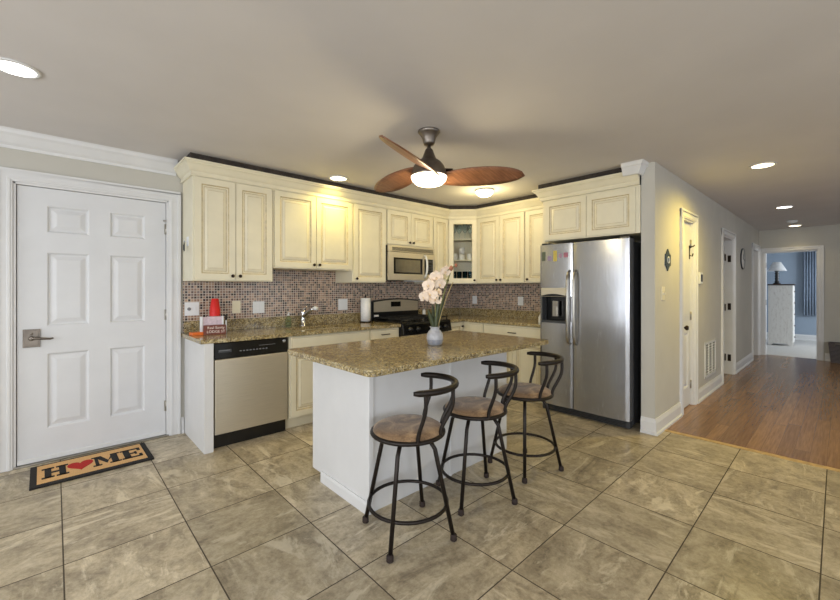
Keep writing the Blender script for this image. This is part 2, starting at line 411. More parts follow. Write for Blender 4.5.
# walls behind the camera, with window openings
def wall_with_windows(along, pos, lo, hi, wins, name):
    m = MB(); c = lo
    for a, b, z0, z1 in wins:
        for (p, q, r, s_) in ((c, a, 0, H), (a, b, 0, z0), (a, b, z1, H)):
            m.box(*((pos, pos+.12, p, q) if along == 'y' else (p, q, pos, pos+.12)), r, s_)
        c = b
    m.box(*((pos, pos+.12, c, hi) if along == 'y' else (c, hi, pos, pos+.12)), 0, H)
    struct(m, name, M['wall'])
wall_with_windows('y', -2.9, -3.6, YL, [(-2.55, -1.05, .6, 2.1), (-.15, 1.35, .6, 2.1), (2.5, 3.5, .6, 2.1)], 'wall_rear')
wall_with_windows('x', -3.6, -2.78, XE, [(x-.85, x+.85, .55, 2.15) for x in (-.9, 1.6, 4.4, 7.6)], 'wall_right')
wn = 0
def window(along, pos, a, b, z0, z1):
    global wn; wn += 1; m = MB()
    def bx(p, q, r, s_, t=.06):
        m.box(*((pos+.04, pos+.04+t, p, q) if along == 'y' else (p, q, pos+.04, pos+.04+t)), r, s_)
    bx(a, a+.06, z0, z1); bx(b-.06, b, z0, z1); bx(a, b, z0, z0+.06); bx(a, b, z1-.06, z1)
    bx(a, b, (z0+z1)/2-.025, (z0+z1)/2+.025, .05); bx((a+b)/2-.02, (a+b)/2+.02, z0, z1, .04)
    w = struct(m, 'window_%d' % wn, M['trim'])
for a, b in ((-2.55, -1.05), (-.15, 1.35), (2.5, 3.5)): window('y', -2.9, a, b, .6, 2.1)
for x in (-.9, 1.6, 4.4, 7.6): window('x', -3.6, x-.85, x+.85, .55, 2.15)
window('x', -2.1, 11.2, 12.8, .7, 2.1)

# crown moulding, baseboards
CROWN = [(0, H), (0, H-.125), (.012, H-.125), (.014, H-.105), (.03, H-.09), (.06, H-.045), (.075, H-.03), (.08, H-.012), (.09, H)]
m = MB(); m.sweep([(-2.9, YL), (.79, YL)], CROWN); struct(m, 'trim_2', M['trim'])
m = MB(); m.sweep([(3.80, 1.375), (3.80, 1.252), (3.899, 1.252)], [(0, H), (0, H-.105), (.012, H-.10), (.04, H-.04), (.05, H-.03), (.055, H-.01), (.062, H)]); struct(m, 'trim_3', M['trim'])
BASE = [(0, 0), (.028, 0), (.028, .018), (.016, .028), (.016, .105), (.012, .118), (.006, .14), (0, .14)]
def base(path, n):
    m = MB(); m.sweep(path, BASE); struct(m, 'baseboard_' + n, M['trim'])
base([(3.9, YK), (3.9, YH), (D1[0]-.085, YH)], 'column')
base([(D1[1]+.085, YH), (D2[0]-.085, YH)], 'hall')
base([(D2[1]+.085, YH), (D3[0]-.085, YH)], 'hall_far')
base([(XE, YH), (XE, ED[1]+.09)], 'end_left')
base([(XE, ED[0]-.09), (XE, -3.5)], 'end')
base([(-2.78, YL), (DX0-.09, YL)], 'left')
base([(DX1+.095, YL), (.85, YL)], 'left_corner')
base([(13.7, 2.5), (13.7, -1.95)], 'bedroom')

# casings: profile boxes round an opening
def casing(n, along, pos, a, b, z1, sgn, w=.085, depth=.14, mat=None):
    """casing and jamb lining; along 'x' -> opening in a wall facing -y at y=pos"""
    m = MB()
    def bx(p, q, r, s_, d0, d1):
        if along == 'x': m.box(p, q, pos-d1, pos-d0, r, s_)
        else: m.box(pos-d1, pos-d0, p, q, r, s_)
    for (p, q, d) in ((0, w, .016), (w-.022, w, .026), (.012, .03, .021)):
        bx(a-q, a-p, 0, z1+p, 0, d); bx(b+p, b+q, 0, z1+p, 0, d); bx(a-q, b+q, z1+p, z1+q, 0, d)
    bx(a-.001, a+.016, 0, z1, -depth, .004); bx(b-.016, b+.001, 0, z1, -depth, .004); bx(a, b, z1-.016, z1+.001, -depth, .004)
    return struct(m, 'trim_%d' % n, M['trim'], .003)
casing(4, 'x', YL, DX0, DX1, DZ, 1, .088, .18)
casing(5, 'x', YH, D1[0], D1[1], DH, 1)
casing(6, 'x', YH, D2[0], D2[1], DH, 1)
casing(7, 'x', YH, D3[0], D3[1], DH, 1)
casing(8, 'y', XE, ED[0], ED[1], EH, 1, .075)
# threshold of the entry door
struct(boxes((DX0, DX1, YL-.02, YL+.1, 0, .014)), 'trim_9', M['nickel'], .004)

# entry door
PR = [(0, 0, 0), (.006, .004, 0), (.012, .012, 0), (.022, .013, 0), (.05, .004, 0), (.056, .003, 0)]
d = thing('door_1', 'white six panel entry door with satin lever handle behind the mat', 'door', (DX0+.02, YL+.012, .016)); d['kind'] = 'structure'
w = DX1-DX0-.04; h = DZ-.036
xs = [0, .175, .395, .535, .755, w]; xs[4] = w-.15; xs[3] = xs[4]-.235; xs[2] = .40; xs[1] = .158
zs = [0, .235, .795, 1.0, 1.55, 1.70, 1.90, h]
m = MB(); m.slab(xs, zs, {(1, 1), (3, 1), (1, 3), (3, 3), (1, 5), (3, 5)}, PR, .045); leaf = m.build('door_leaf', M['door'], d)
m = MB(); m.box(.0, w, -.012, .0, .0, .035); m.build('door_sweep', M['trim'], d, .004)
m = MB(); hx, hz = .075, .915
m.box(hx-.046, hx+.046, -.012, 0, hz-.066, hz+.066); m.box(hx-.036, hx+.036, -.02, -.01, hz-.056, hz+.056)
m.lathe([(.018, 0), (.016, .03), (.013, .034)], (hx, -.018, hz+.0), 20, 0, '-y')
m.tube([(hx, -.045, hz), (hx+.02, -.05, hz+.002), (hx+.06, -.05, hz-.004), (hx+.1, -.046, hz-.008), (hx+.118, -.042, hz-.004)], [.011, .0105, .009, .008, .006], 10)
hd = m.build('door_handle', M['pewter'], d, .003); hd['label'] = 'satin nickel lever handle on a square plate'
m = MB(); m.lathe([(.009, 0), (.009, .004), (.004, .005)], (hx, -.02, hz+.033), 14, 0, '-y'); m.build('keyhole', M['pewter'], hd)
for hz_ in (.25, 1.05, 1.80):
    m = MB(); m.tube([(w+.004, -.006, hz_-.045), (w+.004, -.006, hz_+.045)], .0065, 8); m.box(w-.012, w+.02, -.002, .003, hz_-.045, hz_+.045)
    m.build('hinge', M['nickel'], d)
m = MB(); m.box(w-.02, w+.04, -.012, -.006, 1.865, 1.88); m.tube([(w-.015, -.01, 1.87), (w-.02, -.05, 1.87)], .004, 6); m.build('door_guard', M['nickel'], d)

# hall door (closed) with arched upper panels
d = thing('door_2', 'narrow white panel door in the hall with dark knob', 'door', (D1[0]+.018, YH+.03, .01)); d['kind'] = 'structure'
w = D1[1]-D1[0]-.036
m = MB(); m.slab([0, .085, w-.085, w], [0, .2, .80, .95, 1.72, DH-.03], {(1, 1)}, PR, .04)
# arched panel as a raised shape in the upper field
def arch(a, b, z0, z1, rise, n=12):
    return [(a, z0), (b, z0)] + [(b+(a-b)*k/n, z1+rise*math.sin(PI*k/n)) for k in range(n+1)]
ap = arch(.085, w-.085, .95, 1.68, .10)
m.prism(ap, -.006, 0, 0, lambda p: Vector((p.x, p.z, p.y)))
m.prism(arch(.12, w-.12, .985, 1.65, .085), -.012, -.005, 0, lambda p: Vector((p.x, p.z, p.y)))
m.build('door_leaf', M['trim'], d, .003)
m = MB(); m.lathe([(.024, 0), (.024, .006), (.009, .01), (.009, .035), (.022, .045), (.027, .058), (.02, .07), (0, .073)], (.055, 0, .875), 18, 0, '-y'); m.build('door_knob', M['bronze'], d)
for z_ in (.22, .98, 1.78):
    m = MB(); m.tube([(w+.004, -.006, z_-.045), (w+.004, -.006, z_+.045)], .007, 8); m.box(w-.018, w+.01, -.004, 0, z_-.045, z_+.045); m.build('hinge', M['nickel'], d)
ck = thing('coat_hook', 'dark over-door coat hook at the top corner of the narrow hall door', 'hook', (D1[1]-.06, YH+.03, 1.72))
m = MB(); m.box(-.012, .012, -.006, 0, -.1, .05); m.tube([(0, -.006, -.06), (0, -.03, -.068), (0, -.036, -.04)], .006, 8); m.tube([(0, -.006, .03), (0, -.042, .04), (0, -.05, .055)], .006, 8); m.build('hook', M['bronze'], ck)

# open doors in the far doorways (leaf swung into the room)
def open_door(n, label, x, y):
    d = thing('door_%d' % n, label, 'door', (x, y, .01)); d['kind'] = 'structure'
    m = MB(); m.M = Matrix.Rotation(PI/2-.12, 4, 'Z')
    m.slab([0, .1, .33, .41, .62, .70], [0, .2, .8, .95, 1.6, 1.7, 1.88, 2.0], {(1, 1), (3, 1), (1, 3), (3, 3), (1, 5), (3, 5)}, PR, .04)
    m.build('door_leaf', M['trim'], d)
    for z_ in (.25, 1.0, 1.75):
        m = MB(); m.box(-.004, .022, -.062, -.054, z_-.05, z_+.05); m.tube([(-.0, -.06, z_-.05), (-.0, -.06, z_+.05)], .008, 8); m.build('hinge', M['bronze'], d)
open_door(3, 'white door standing open inside the middle hall doorway', D2[1]-.062, YK+.03)
open_door(4, 'white door standing open in the last hall doorway', D3[1]-.062, YK+.03)
# hinge leaves left on the near jamb of the middle doorway
for n, z_ in enumerate((.25, 1.02, 1.74)):
    o = boxes((D2[1]-.019, D2[1]-.0155, YH+.02, YH+.06, z_-.05, z_+.05)).build('jamb_hinge', M['bronze'])
    tag(o, 'dark hinge on the jamb of the middle hall doorway, %s of three' % ('lowest', 'middle', 'topmost')[n], 'hinge', 'hinges of the middle hall doorway')
for n, z_ in enumerate((.25, 1.02, 1.74)):
    o = boxes((XE+.02, XE+.06, ED[1]-.019, ED[1]-.0155, z_-.05, z_+.05)).build('jamb_hinge', M['bronze'])
    tag(o, 'dark hinge on the jamb of the bedroom doorway, %s of three' % ('lowest', 'middle', 'topmost')[n], 'hinge', 'hinges of the bedroom doorway')

# tile splash on the walls
struct(boxes((.845, XB-.008, YL-.008, YL, .88, 1.53)), 'wall_tile_left', M['mosx'])
struct(boxes((XB-.008, XB, 2.2, YL-.008, .88, 1.53)), 'wall_tile_back', M['mosy'])

# ------------------------------------------------------------------ cabinets
CR = [(0, 0, 0), (.003, .005, 1), (.009, .008, 1), (.018, .009, 0), (.024, .009, 1), (.028, .007, 0), (.046, .001, 0), (.049, .001, 1), (.050, .001, 0)]
CM = [M['cream'], M['glaze']]
def cab_door(parent, x0, x1, z0, z1, y, knob=None, fr=.052, name='door', handle=False):
    m = MB(); f = min(fr, (z1-z0)*.28, (x1-x0)*.3)
    m.slab([x0, x0+f, x1-f, x1], [z0, z0+f, z1-f, z1], {(1, 1)}, CR, .019, y-.019)
    o = m.build(name, CM, parent, .0015)
    if knob:
        k = MB(); k.lathe([(.007, 0), (.006, .012), (.014, .018), (.015, .024), (.01, .03), (0, .031)], (knob[0], y-.019, knob[1]), 14, 0, '-y')
        kb = k.build('knob', M['bronze'], o)
    return o
def drawer(parent, x0, x1, z0, z1, y, handle=True, name='drawer'):
    m = MB(); m.slab([x0, x0+.012, x1-.012, x1], [z0, z0+.012, z1-.012, z1], {(1, 1)}, [(0, 0, 0), (.003, -.003, 1), (.006, -.003, 0)], .019, y-.019)
    o = m.build(name, CM, parent, .0015)
    if handle:
        c = (x0+x1)/2; z = (z0+z1)/2; k = MB()
        k.tube([(c-.05, y-.02, z), (c-.05, y-.042, z), (c+.05, y-.042, z), (c+.05, y-.02, z)], .0055, 8); k.build('handle', M['bronze'], o)
    return o
def upper(label, loc, rot, w, h, nd, depth=.33, knobside='r', g=.012, knobs=True):
    t = thing('upper_cabinet', label, 'cabinet', loc, rot, 'cream wall cabinets')
    m = MB(); m.box(0, w, 0, depth, 0, h); m.build('carcass', M['cream'], t, .002)
    dw = (w-2*g-(nd-1)*.006)/nd
    for k in range(nd):
        a = g+k*(dw+.006)
        ks = ('r' if k == 0 else 'l') if nd == 2 else knobside
        cab_door(t, a, a+dw, .012, h-.02, 0, (a+dw-.028 if ks == 'r' else a+.028, .045) if knobs else None)
    return t
YU = 3.69; ZU = 2.25; XU = 4.22
DU = YL-.008-YU-.002
upper('tall cream two door wall cabinet at the left end above the dishwasher', (.84, YU, 1.36), 0, .675, ZU-1.36, 2, DU)
upper('shorter cream two door wall cabinet above the sink, lit yellow', (1.517, YU, 1.49), 0, .885, ZU-1.49, 2, DU)
upper('tall cream one door wall cabinet between sink cabinet and microwave', (2.404, YU, 1.36), 0, .462, ZU-1.36, 1, DU, 'l')
upper('low cream two door wall cabinet above the microwave', (2.868, YU, 1.815), 0, .768, ZU-1.815, 2, DU)
upper('narrow cream one door wall cabinet right of the microwave', (3.638, YU, 1.36), 0, .30, ZU-1.36, 1, DU, 'r')
R90 = -PI/2; DB = XB-.008-XU-.002
upper('cream two door wall cabinet right of the glass door corner cabinet', (XU, 3.408, 1.36), R90, .755, ZU-1.36, 2, DB)
upper('narrow cream one door wall cabinet beside the refrigerator surround', (XU, 2.651, 1.36), R90, .40, ZU-1.36, 1, DB, 'l')
t = upper('cream two door cabinet above the stainless refrigerator', (3.88, 2.228, 1.80), R90, .968, 2.235-1.80, 2, .68, g=.034, knobs=False)
# corner cabinet with a glass door
cl = math.hypot(XU-3.94, YU-3.41)
t = thing('corner_wall_cabinet', 'cream corner wall cabinet with glass door and glassware inside', 'cabinet', (3.942, YU-.003, 1.36), -PI/4)
hh = ZU-1.36; m = MB()
m.box(0, .014, 0, .30, 0, hh); m.box(cl-.014, cl, 0, .30, 0, hh); m.box(0, cl, .288, .30, 0, hh); m.box(0, cl, 0, .30, 0, .018); m.box(0, cl, 0, .30, hh-.03, hh)
m.build('carcass', M['cream'], t, .001)
SHZ = (.31, .60)
for z in SHZ:
    m = MB(); m.box(.014, cl-.014, .012, .288, z, z+.016); m.build('shelf', M['cream'], t)
m = MB(); x0, x1, z0, z1, f = .012, cl-.012, .012, hh-.02, .062
m.box(x0, x0+f, -.02, 0, z0, z1); m.box(x1-f, x1, -.02, 0, z0, z1); m.box(x0+f, x1-f, -.02, 0, z0, z0+f); m.box(x0+f, x1-f, -.02, 0, z1-f, z1)
for (a, b, c_, d_) in ((x0+f-.004, x0+f, z0+f, z1-f), (x1-f, x1-f+.004, z0+f, z1-f), (x0+f, x1-f, z0+f-.004, z0+f), (x0+f, x1-f, z1-f, z1-f+.004)):
    m.box(a, b, -.0215, -.019, c_, d_, 1)
dr = m.build('door', CM, t)
m = MB(); m.box(x0+f-.004, x1-f+.004, -.012, -.008, z0+f-.004, z1-f+.004); m.build('glass_pane', M['pane'], dr)
m = MB(); m.lathe([(.007, 0), (.006, .012), (.014, .018), (.015, .024), (.01, .03), (0, .031)], (x1-.03, -.02, .045), 14, 0, '-y'); m.build('knob', M['bronze'], dr)
def corner_pt(x, y, z):
    p = Matrix.Rotation(-PI/4, 3, 'Z') @ Vector((x, y, z)); return Vector((3.942, YU-.003, 1.36))+p
def put_vessel(name, label, cat, prof, mat, x, y, z, group, handle=None):
    m = MB(corner_pt(x, y, z)); m.o = Vector((0, 0, 0)); m.lathe(prof, (0, 0, 0), 20, 0, close=False)
    if handle: m.tube([(handle, 0, .02), (handle+.022, 0, .03), (handle+.022, 0, .06), (handle, 0, .07)], .005, 6)
    o = m.build(name, mat); o.location = corner_pt(x, y, z+.0005); return tag(o, label, cat, group)
TUM = [(0, 0), (.026, 0), (.033, .125), (.031, .125), (.0245, .006), (0, .006)]
WINE = [(0, 0), (.03, 0), (.031, .003), (.006, .008), (.005, .08), (.014, .09), (.034, .125), (.036, .16), (.03, .2), (.028, .2), (.034, .16), (.032, .127), (.01, .094), (0, .093)]
MUG = [(0, 0), (.034, 0), (.038, .01), (.038, .088), (.034, .088), (.034, .01), (0, .008)]
pl = ('leftmost', 'second from the left', 'second from the right', 'rightmost')
for k in range(4):
    put_vessel('stemmed_glass', 'clear stemmed glass on the top shelf behind the glass door, %s' % pl[k], 'glass', WINE, M['glass'], .085+.076*k, .10+.06*(k % 2), SHZ[1]+.016, 'stemmed glasses in the corner cabinet')
for k in range(3):
    put_vessel('mug', 'white mug on the middle shelf of the glass cabinet, %s' % ('left', 'centre', 'right')[k], 'mug', MUG, M['porcelain'], .09+.108*k, .10+.03*(k % 2), SHZ[0]+.016, 'white mugs in the corner cabinet', .036)
put_vessel('mug', 'white mug stacked on top of the centre mug in the glass cabinet', 'mug', MUG, M['porcelain'], .198, .13, SHZ[0]+.016+.089, 'white mugs in the corner cabinet', .036)
for k in range(4):
    put_vessel('tumbler', 'bluish glass tumbler on the bottom shelf of the glass cabinet, %s' % pl[k], 'glass', [(r*1.0, z*1.2) for r, z in TUM], M['bluegl'], .085+.076*k, .10+.05*(k % 2), .018, 'blue tumblers in the corner cabinet')

# cabinet crown
CC = [(.0005, 2.236), (.014, 2.236), (.018, 2.246), (.014, 2.256), (.014, 2.274), (.022, 2.28), (.03, 2.29), (.05, 2.322), (.064, 2.334), (.064, 2.342), (.074, 2.345), (.074, 2.36), (.0005, 2.36)]
m = MB(); m.sweep([(.84, YL-.01), (.84, YU), (3.94, YU), (XU, 3.41), (XU, 2.235)], [(o, z+.002*(0)) for o, z in CC], 0)
# fill behind
tr = m.build('cabinet_crown', M['cream']); tag(tr, 'long cream crown moulding along the top of the kitchen wall cabinets', 'moulding')
m = MB(); m.sweep([(XU, 2.24), (3.88, 2.24), (3.88, 1.262)], [(o, z) for o, z in CC])
tr = m.build('cabinet_crown', M['cream']); tag(tr, 'cream crown moulding on top of the cabinet over the refrigerator', 'moulding')
# added dark strip, painted shade for the gap between crown and ceiling
m = MB(); m.sweep([(.84, YL-.01), (.84, YU), (3.94, YU), (XU, 3.41), (XU, 2.25), (3.88, 2.25), (3.88, 1.27)], [(-.012, 2.361), (.02, 2.361), (.02, H), (-.012, H)]); struct(m, 'trim_10', M['gapshade'])  # trim_10: added strip, painted shade above the crown, no real trim
# key hook on the end of the first upper cabinet
t = thing('key_hook', 'small white hook with dark keys on the end of the leftmost wall cabinet', 'hook', (.8405, 3.84, 1.70))
m = MB(); m.box(-.006, 0, -.03, .03, -.04, .04); m.tube([(-.006, 0, .0), (-.03, 0, -.005), (-.03, 0, .015)], .004, 6); m.build('hook', M['plate'], t, .002)
m = MB(); m.tube([(-.028+.0, .015*math.cos(a), -.012+.015*math.sin(a)) for a in [k*PI/5 for k in range(10)]], .002, 5, True); m.box(-.032, -.027, -.012, .01, -.085, -.025); m.box(-.036, -.033, -.004, .014, -.075, -.028); m.build('keys', M['black'], t)

# ---------------------------------------------------------------- base cabinets on the left wall
YB = 3.44; CT = .895; CB = .862; TK = .105
t = thing('end_panel', 'white end panel beside the dishwasher facing the entry door', 'cabinet panel', (.855, 3.40, 0))
m = MB(); m.box(0, .068, 0, YL-3.40-.012, 0, CB); m.build('panel', M['islwhite'], t, .002)
def base_cab(label, loc, rot, w, depth=.60, hollow=False):
    t = thing('base_cabinet', label, 'cabinet', loc, rot, 'cream base cabinets')
    m = MB(); m.box(0, w, .07, depth, 0, TK)
    if hollow:
        m.box(0, w, 0, depth, TK, .64); m.box(0, .02, 0, depth, .64, CB); m.box(w-.02, w, 0, depth, .64, CB); m.box(.02, w-.02, 0, .02, .64, CB)
    else: m.box(0, w, 0, depth, TK, CB)
    m.build('carcass', M['cream'], t, .001); return t
DL = YL-.012-YB
t = base_cab('cream sink base cabinet right of the dishwasher', (1.56, YB, 0), 0, .885, DL, True)
drawer(t, .01, .875, .735, .852, 0, False, 'false_front')
cab_door(t, .012, .44, TK+.015, .722, 0, (.412, .68)); cab_door(t, .446, .873, TK+.015, .722, 0, (.474, .68))
t = base_cab('cream drawer base cabinet left of the stove', (2.447, YB, 0), 0, .408, DL)
drawer(t, .01, .398, .735, .852, 0); cab_door(t, .012, .396, TK+.015, .722, 0, (.04, .68))
XF = 3.95
t = base_cab('cream corner base cabinet right of the stove', (3.655, YB, 0), 0, XB-.02-3.655, DL)
cab_door(t, .01, .285, TK+.015, .852, 0, (.262, .80))
DBk = XB-.012-XF
t = base_cab('narrow cream base cabinet against the back wall near the corner', (XF, YB-.004, 0), R90, .36, DBk)
drawer(t, .12, .352, .70, .852, 0, False); cab_door(t, .12, .352, TK+.015, .688, 0, (.15, .65))
t = base_cab('wide cream base cabinet beside the refrigerator', (XF, YB-.366, 0), R90, .85, DBk)
drawer(t, .01, .84, .70, .852, 0); cab_door(t, .01, .422, TK+.015, .688, 0, (.395, .65)); cab_door(t, .428, .84, TK+.015, .688, 0, (.455, .65))

# countertops
def slab_poly(m, poly, z0, z1): m.prism(poly, z0, z1)
SX0, SX1, SY0, SY1 = 1.66, 2.32, 3.54, 3.86
m = MB(); yF = 3.395; x0 = .83; x1 = 2.855; yb = YL-.009
for b in ((x0, SX0, yF, yb), (SX1, x1, yF, yb), (SX0, SX1, yF, SY0), (SX0, SX1, SY1, yb)): m.box(*b, CB, CT)
c1 = m.build('countertop', M['granite'], None, 0); tag(c1, 'gold speckled granite countertop with the sink, left of the stove', 'countertop', 'granite countertops')
m = MB(); m.box(.85, x1, yb-.02, yb, CT, 1.0); m.build('backsplash', M['granite'], c1, .002)
m = MB(); xr = 3.66; m.prism([(xr, yb), (xr, yF), (XF-.035, yF), (XF-.035, 2.232), (XB-.009, 2.232), (XB-.009, yb)], CB, CT)
c2 = m.build('countertop', M['granite'], None, .004); tag(c2, 'gold speckled granite countertop in the corner beside the refrigerator', 'countertop', 'granite countertops')
m = MB(); m.prism([(xr, yb-.0), (xr, yb-.02), (XB-.029, yb-.02), (XB-.029, 2.232), (XB-.009, 2.232), (XB-.009, yb)], CT, 1.0); m.build('backsplash', M['granite'], c2, .002)
# sink
t = thing('sink', 'stainless undermount sink in the granite below the faucet', 'sink', ((SX0+SX1)/2, (SY0+SY1)/2, CB-.19))
m = MB(); a, b = (SX1-SX0)/2-.002, (SY1-SY0)/2-.002
m.add([(-a, -b, .19), (a, -b, .19), (a, b, .19), (-a, b, .19), (-a+.02, -b+.02, 0), (a-.02, -b+.02, 0), (a-.02, b-.02, 0), (-a+.02, b-.02, 0)], [(0, 1, 5, 4), (1, 2, 6, 5), (2, 3, 7, 6), (3, 0, 4, 7), (4, 5, 6, 7)])
m.build('basin', M['steel'], t, .01)
m = MB(); m.lathe([(.04, .001), (.04, .004), (.02, .002), (0, .002)], (0, 0, 0), 20); m.build('drain', M['chrome'], t)
t = thing('faucet', 'chrome single lever pull-out faucet behind the sink', 'faucet', (1.945, 3.935, CT), math.radians(-20))
m = MB(); m.lathe([(.032, 0), (.032, .008), (.025, .014), (.023, .1), (.026, .14), (.024, .165), (.012, .178), (0, .18)], (0, 0, 0), 20); m.build('body', M['chrome'], t)
m = MB(); m.tube([(0, -.01, .10), (.03, -.05, .135), (.07, -.11, .175), (.09, -.14, .19)], [.02, .018, .016, .016], 12); sp = m.build('spout', M['chrome'], t)
m = MB(); m.tube([(.09, -.14, .19), (.105, -.162, .195), (.118, -.18, .19)], [.018, .021, .02], 12); m.build('spray_head', M['plate'], sp)
m = MB(); m.tube([(0, 0, .17), (.02, .01, .19), (.07, .03, .212)], [.01, .009, .006], 8); m.build('lever', M['chrome'], t)
t = thing('soap_bottle', 'clear pump soap bottle on the counter left of the faucet', 'bottle', (1.765, 3.90, CT))
m = MB(); m.lathe([(0, 0), (.027, 0), (.029, .006), (.029, .085), (.02, .105), (.011, .112), (.011, .12), (0, .12)], seg=18); m.build('bottle', M['soapg'], t)
m = MB(); m.lathe([(.013, .12), (.013, .132), (.004, .134), (.004, .155), (0, .155)], seg=12); m.tube([(0, 0, .153), (0, -.035, .150)], .005, 8); m.build('pump', M['plate'], t)
t = thing('paper_towel_holder', 'upright dark stand with a white paper towel roll by the stove', 'paper towel', (2.70, 3.86, CT))
m = MB(); m.lathe([(.075, 0), (.075, .008), (.06, .012), (.006, .013), (.006, .30), (.011, .305), (.008, .318), (0, .32)], seg=24); m.build('stand', M['bronze'], t)
m = MB(); m.lathe([(.02, .014), (.058, .014), (.058, .285), (.02, .285), (.02, .014)], seg=28, close=False); m.build('paper_roll', M['paper'], t)

# things by the entry end of the counter
t = thing('sign_block', 'small brown block sign with two lines of pale lettering by the red cups', 'sign', (1.02, 3.74, CT), math.radians(-7))
m = MB(); m.box(-.082, .092, -.012, .012, 0, .082); bl = m.build('block', M['signb'], t, .002)
def text_mesh(txt, size, mat, parent, loc, rot, name='lettering', ext=.0008):
    cu = bpy.data.curves.new('txt', 'FONT'); cu.body = txt; cu.size = size; cu.extrude = ext; cu.align_x = 'CENTER'
    o = bpy.data.objects.new('txt', cu); COL.objects.link(o); bpy.context.view_layer.update()
    me = bpy.data.meshes.new_from_object(o.evaluated_get(bpy.context.evaluated_depsgraph_get())); bpy.data.objects.remove(o)
    me.materials.clear(); me.materials.append(mat)
    r = bpy.data.objects.new(name, me); COL.objects.link(r); r.parent = parent; r.location = loc; r.rotation_euler = rot; return r
text_mesh('Real Sanity', .031, M['signt'], bl, (.012, -.0125, .05), (PI/2, 0, 0))
text_mesh('LODGE ST', .031, M['signt'], bl, (.012, -.0125, .016), (PI/2, 0, 0))
t = thing('card_holder', 'white frame with a pale card standing behind the brown sign', 'frame', (1.04, 3.80, CT), math.radians(-7))
m = MB(); m.box(-.115, -.095, -.014, .014, 0, .155); m.box(-.115, .07, -.012, .012, .0, .012); m.box(.058, .07, -.014, .014, 0, .155); m.build('frame', M['plate'], t, .002)
m = MB(); m.box(-.095, .058, -.004, .004, .012, .15); m.build('card', M['card'], t)
CUP = [(.0435, .001), (.045, .001), (.046, .004), (.045, .008), (.029, .112), (.027, .115), (0, .115), (0, .1138), (.0268, .1138), (.0435, .003), (.0435, .001)]
t = thing('card_stand', 'pale printed box under the red cups at the back of the counter', 'box', (1.07, 3.90, CT), 0)
m = MB(); m.box(-.055, .055, -.05, .05, 0, .15); m.build('box', M['card'], t, .003)
def cup(label, z):
    m = MB(); m.lathe(CUP, seg=24, close=False); o = m.build('plastic_cup', M['red']); o.location = (1.07, 3.90, CT+.1505+z); tag(o, label, 'cup', 'red plastic cups'); return o
cup('red plastic cup upside down, lowest of the stack on the box', 0)
cup('red plastic cup upside down, middle of the stack on the box', .0215+.0)
cup('red plastic cup upside down, topmost of the stack on the box', .043)
t = thing('pen', 'dark marker standing behind the brown sign', 'pen', (1.135, 3.80, CT))
m = MB(); m.tube([(0, 0, 0), (0, 0, .115)], .007, 10); m.build('barrel', M['plate'], t)
m = MB(); m.tube([(0, 0, .115), (0, 0, .16)], .0085, 10); m.build('cap', M['black'], t)
t = thing('orange_box', 'low orange box lying at the left end of the counter', 'box', (.90, 3.80, CT), .1)
m = MB(); m.box(-.05, .06, -.04, .04, 0, .024); m.build('box', M['orange'], t, .004)

# dishwasher
t = thing('dishwasher', 'stainless dishwasher with black control panel under the left counter', 'dishwasher', (.93, YB, 0))
w = .622
m = MB(); m.box(.0, w, .02, .55, .11, CB-.004); m.build('body', M['dkgrey'], t)
m = MB(); m.box(.004, w-.004, -.012, .02, .725, CB-.006); cp = m.build('control_panel', M['blackm'], t, .006); cp['label'] = 'black control panel with small white legends'
m = MB(); m.box(.008, w-.008, -.018, .02, .118, .722); dd = m.build('door', M['steel'], t, .006)
m = MB(); m.box(.01, w-.01, .03, .06, .0, .112); m.build('kick_plate', M['black'], t)
m = MB(); m.box(.035, .135, -.0135, -.011, .775, .80); m.build('latch_recess', M['dkgrey'], cp)
m = MB(); m.box(.04, .125, -.0145, -.0133, .789, .796); m.build('legend_line', M['slot'], cp)
for k in range(9):
    m = MB(); x = .20+k*.027; m.box(x, x+.015, -.0135, -.0115, .772, .781); m.build('button', M['slot'], cp)
m = MB(); m.box(.36, .5, -.0133, -.0115, .806, .809); m.build('legend_line', M['slot'], cp)
m = MB(); m.lathe([(.014, 0), (.014, .003), (.012, .004), (0, .004)], (w-.04, -.011, .825), 20, 0, '-y'); bg = m.build('badge', M['chrome'], cp)

# microwave
t = thing('microwave', 'stainless over-the-range microwave with curved white handle', 'microwave', (2.872, 3.635, 1.395))
w, hh = .76, .415
m = MB(); m.box(0, w, .03, YL-3.635-.012, 0, hh); m.build('body', M['black'], t, .003)
m = MB(); m.box(0, w, 0, .03, .34, hh); vt = m.build('top_band', M['steel'], t, .004)
for k in range(5):
    m = MB(); m.box(.05, w-.03, -.003, 0, .352+k*.009, .357+k*.009); m.build('vent_slot', M['black'], vt)
m = MB(); x0, x1, z0, z1 = 0, .60, .0, .335
m.box(0, .55, 0, .03, 0, .075); m.box(0, .075, 0, .03, .075, .27); m.box(0, w, 0, .03, .27, .335); m.box(.55, w, 0, .03, 0, .075); m.box(.73, w, 0, .03, .075, .27)
fr = m.build('door', M['steel'], t, .003)
m = MB(); m.box(.075, .545, .004, .03, .075, .27); m.build('door_border', M['blackm'], fr)
m = MB(); m.box(.105, .505, .001, .004, .095, .25); m.build('window', M['dark_pane'], fr)
m = MB(); m.box(.575, .73, .004, .03, .075, .27); kp = m.build('keypad', M['blackm'], t)
for i in range(4):
    for j in range(3):
        m = MB(); m.box(.60+j*.04, .63+j*.04, .001, .004, .09+i*.032, .112+i*.032); m.build('key', M['dkgrey'], kp)
m = MB(); m.box(.60, .71, .001, .004, .225, .258); m.build('display', M['dkgrey'], kp)
m = MB(); m.box(.545, .575, .002, .03, .075, .27); m.build('door_edge', M['steel'], fr)
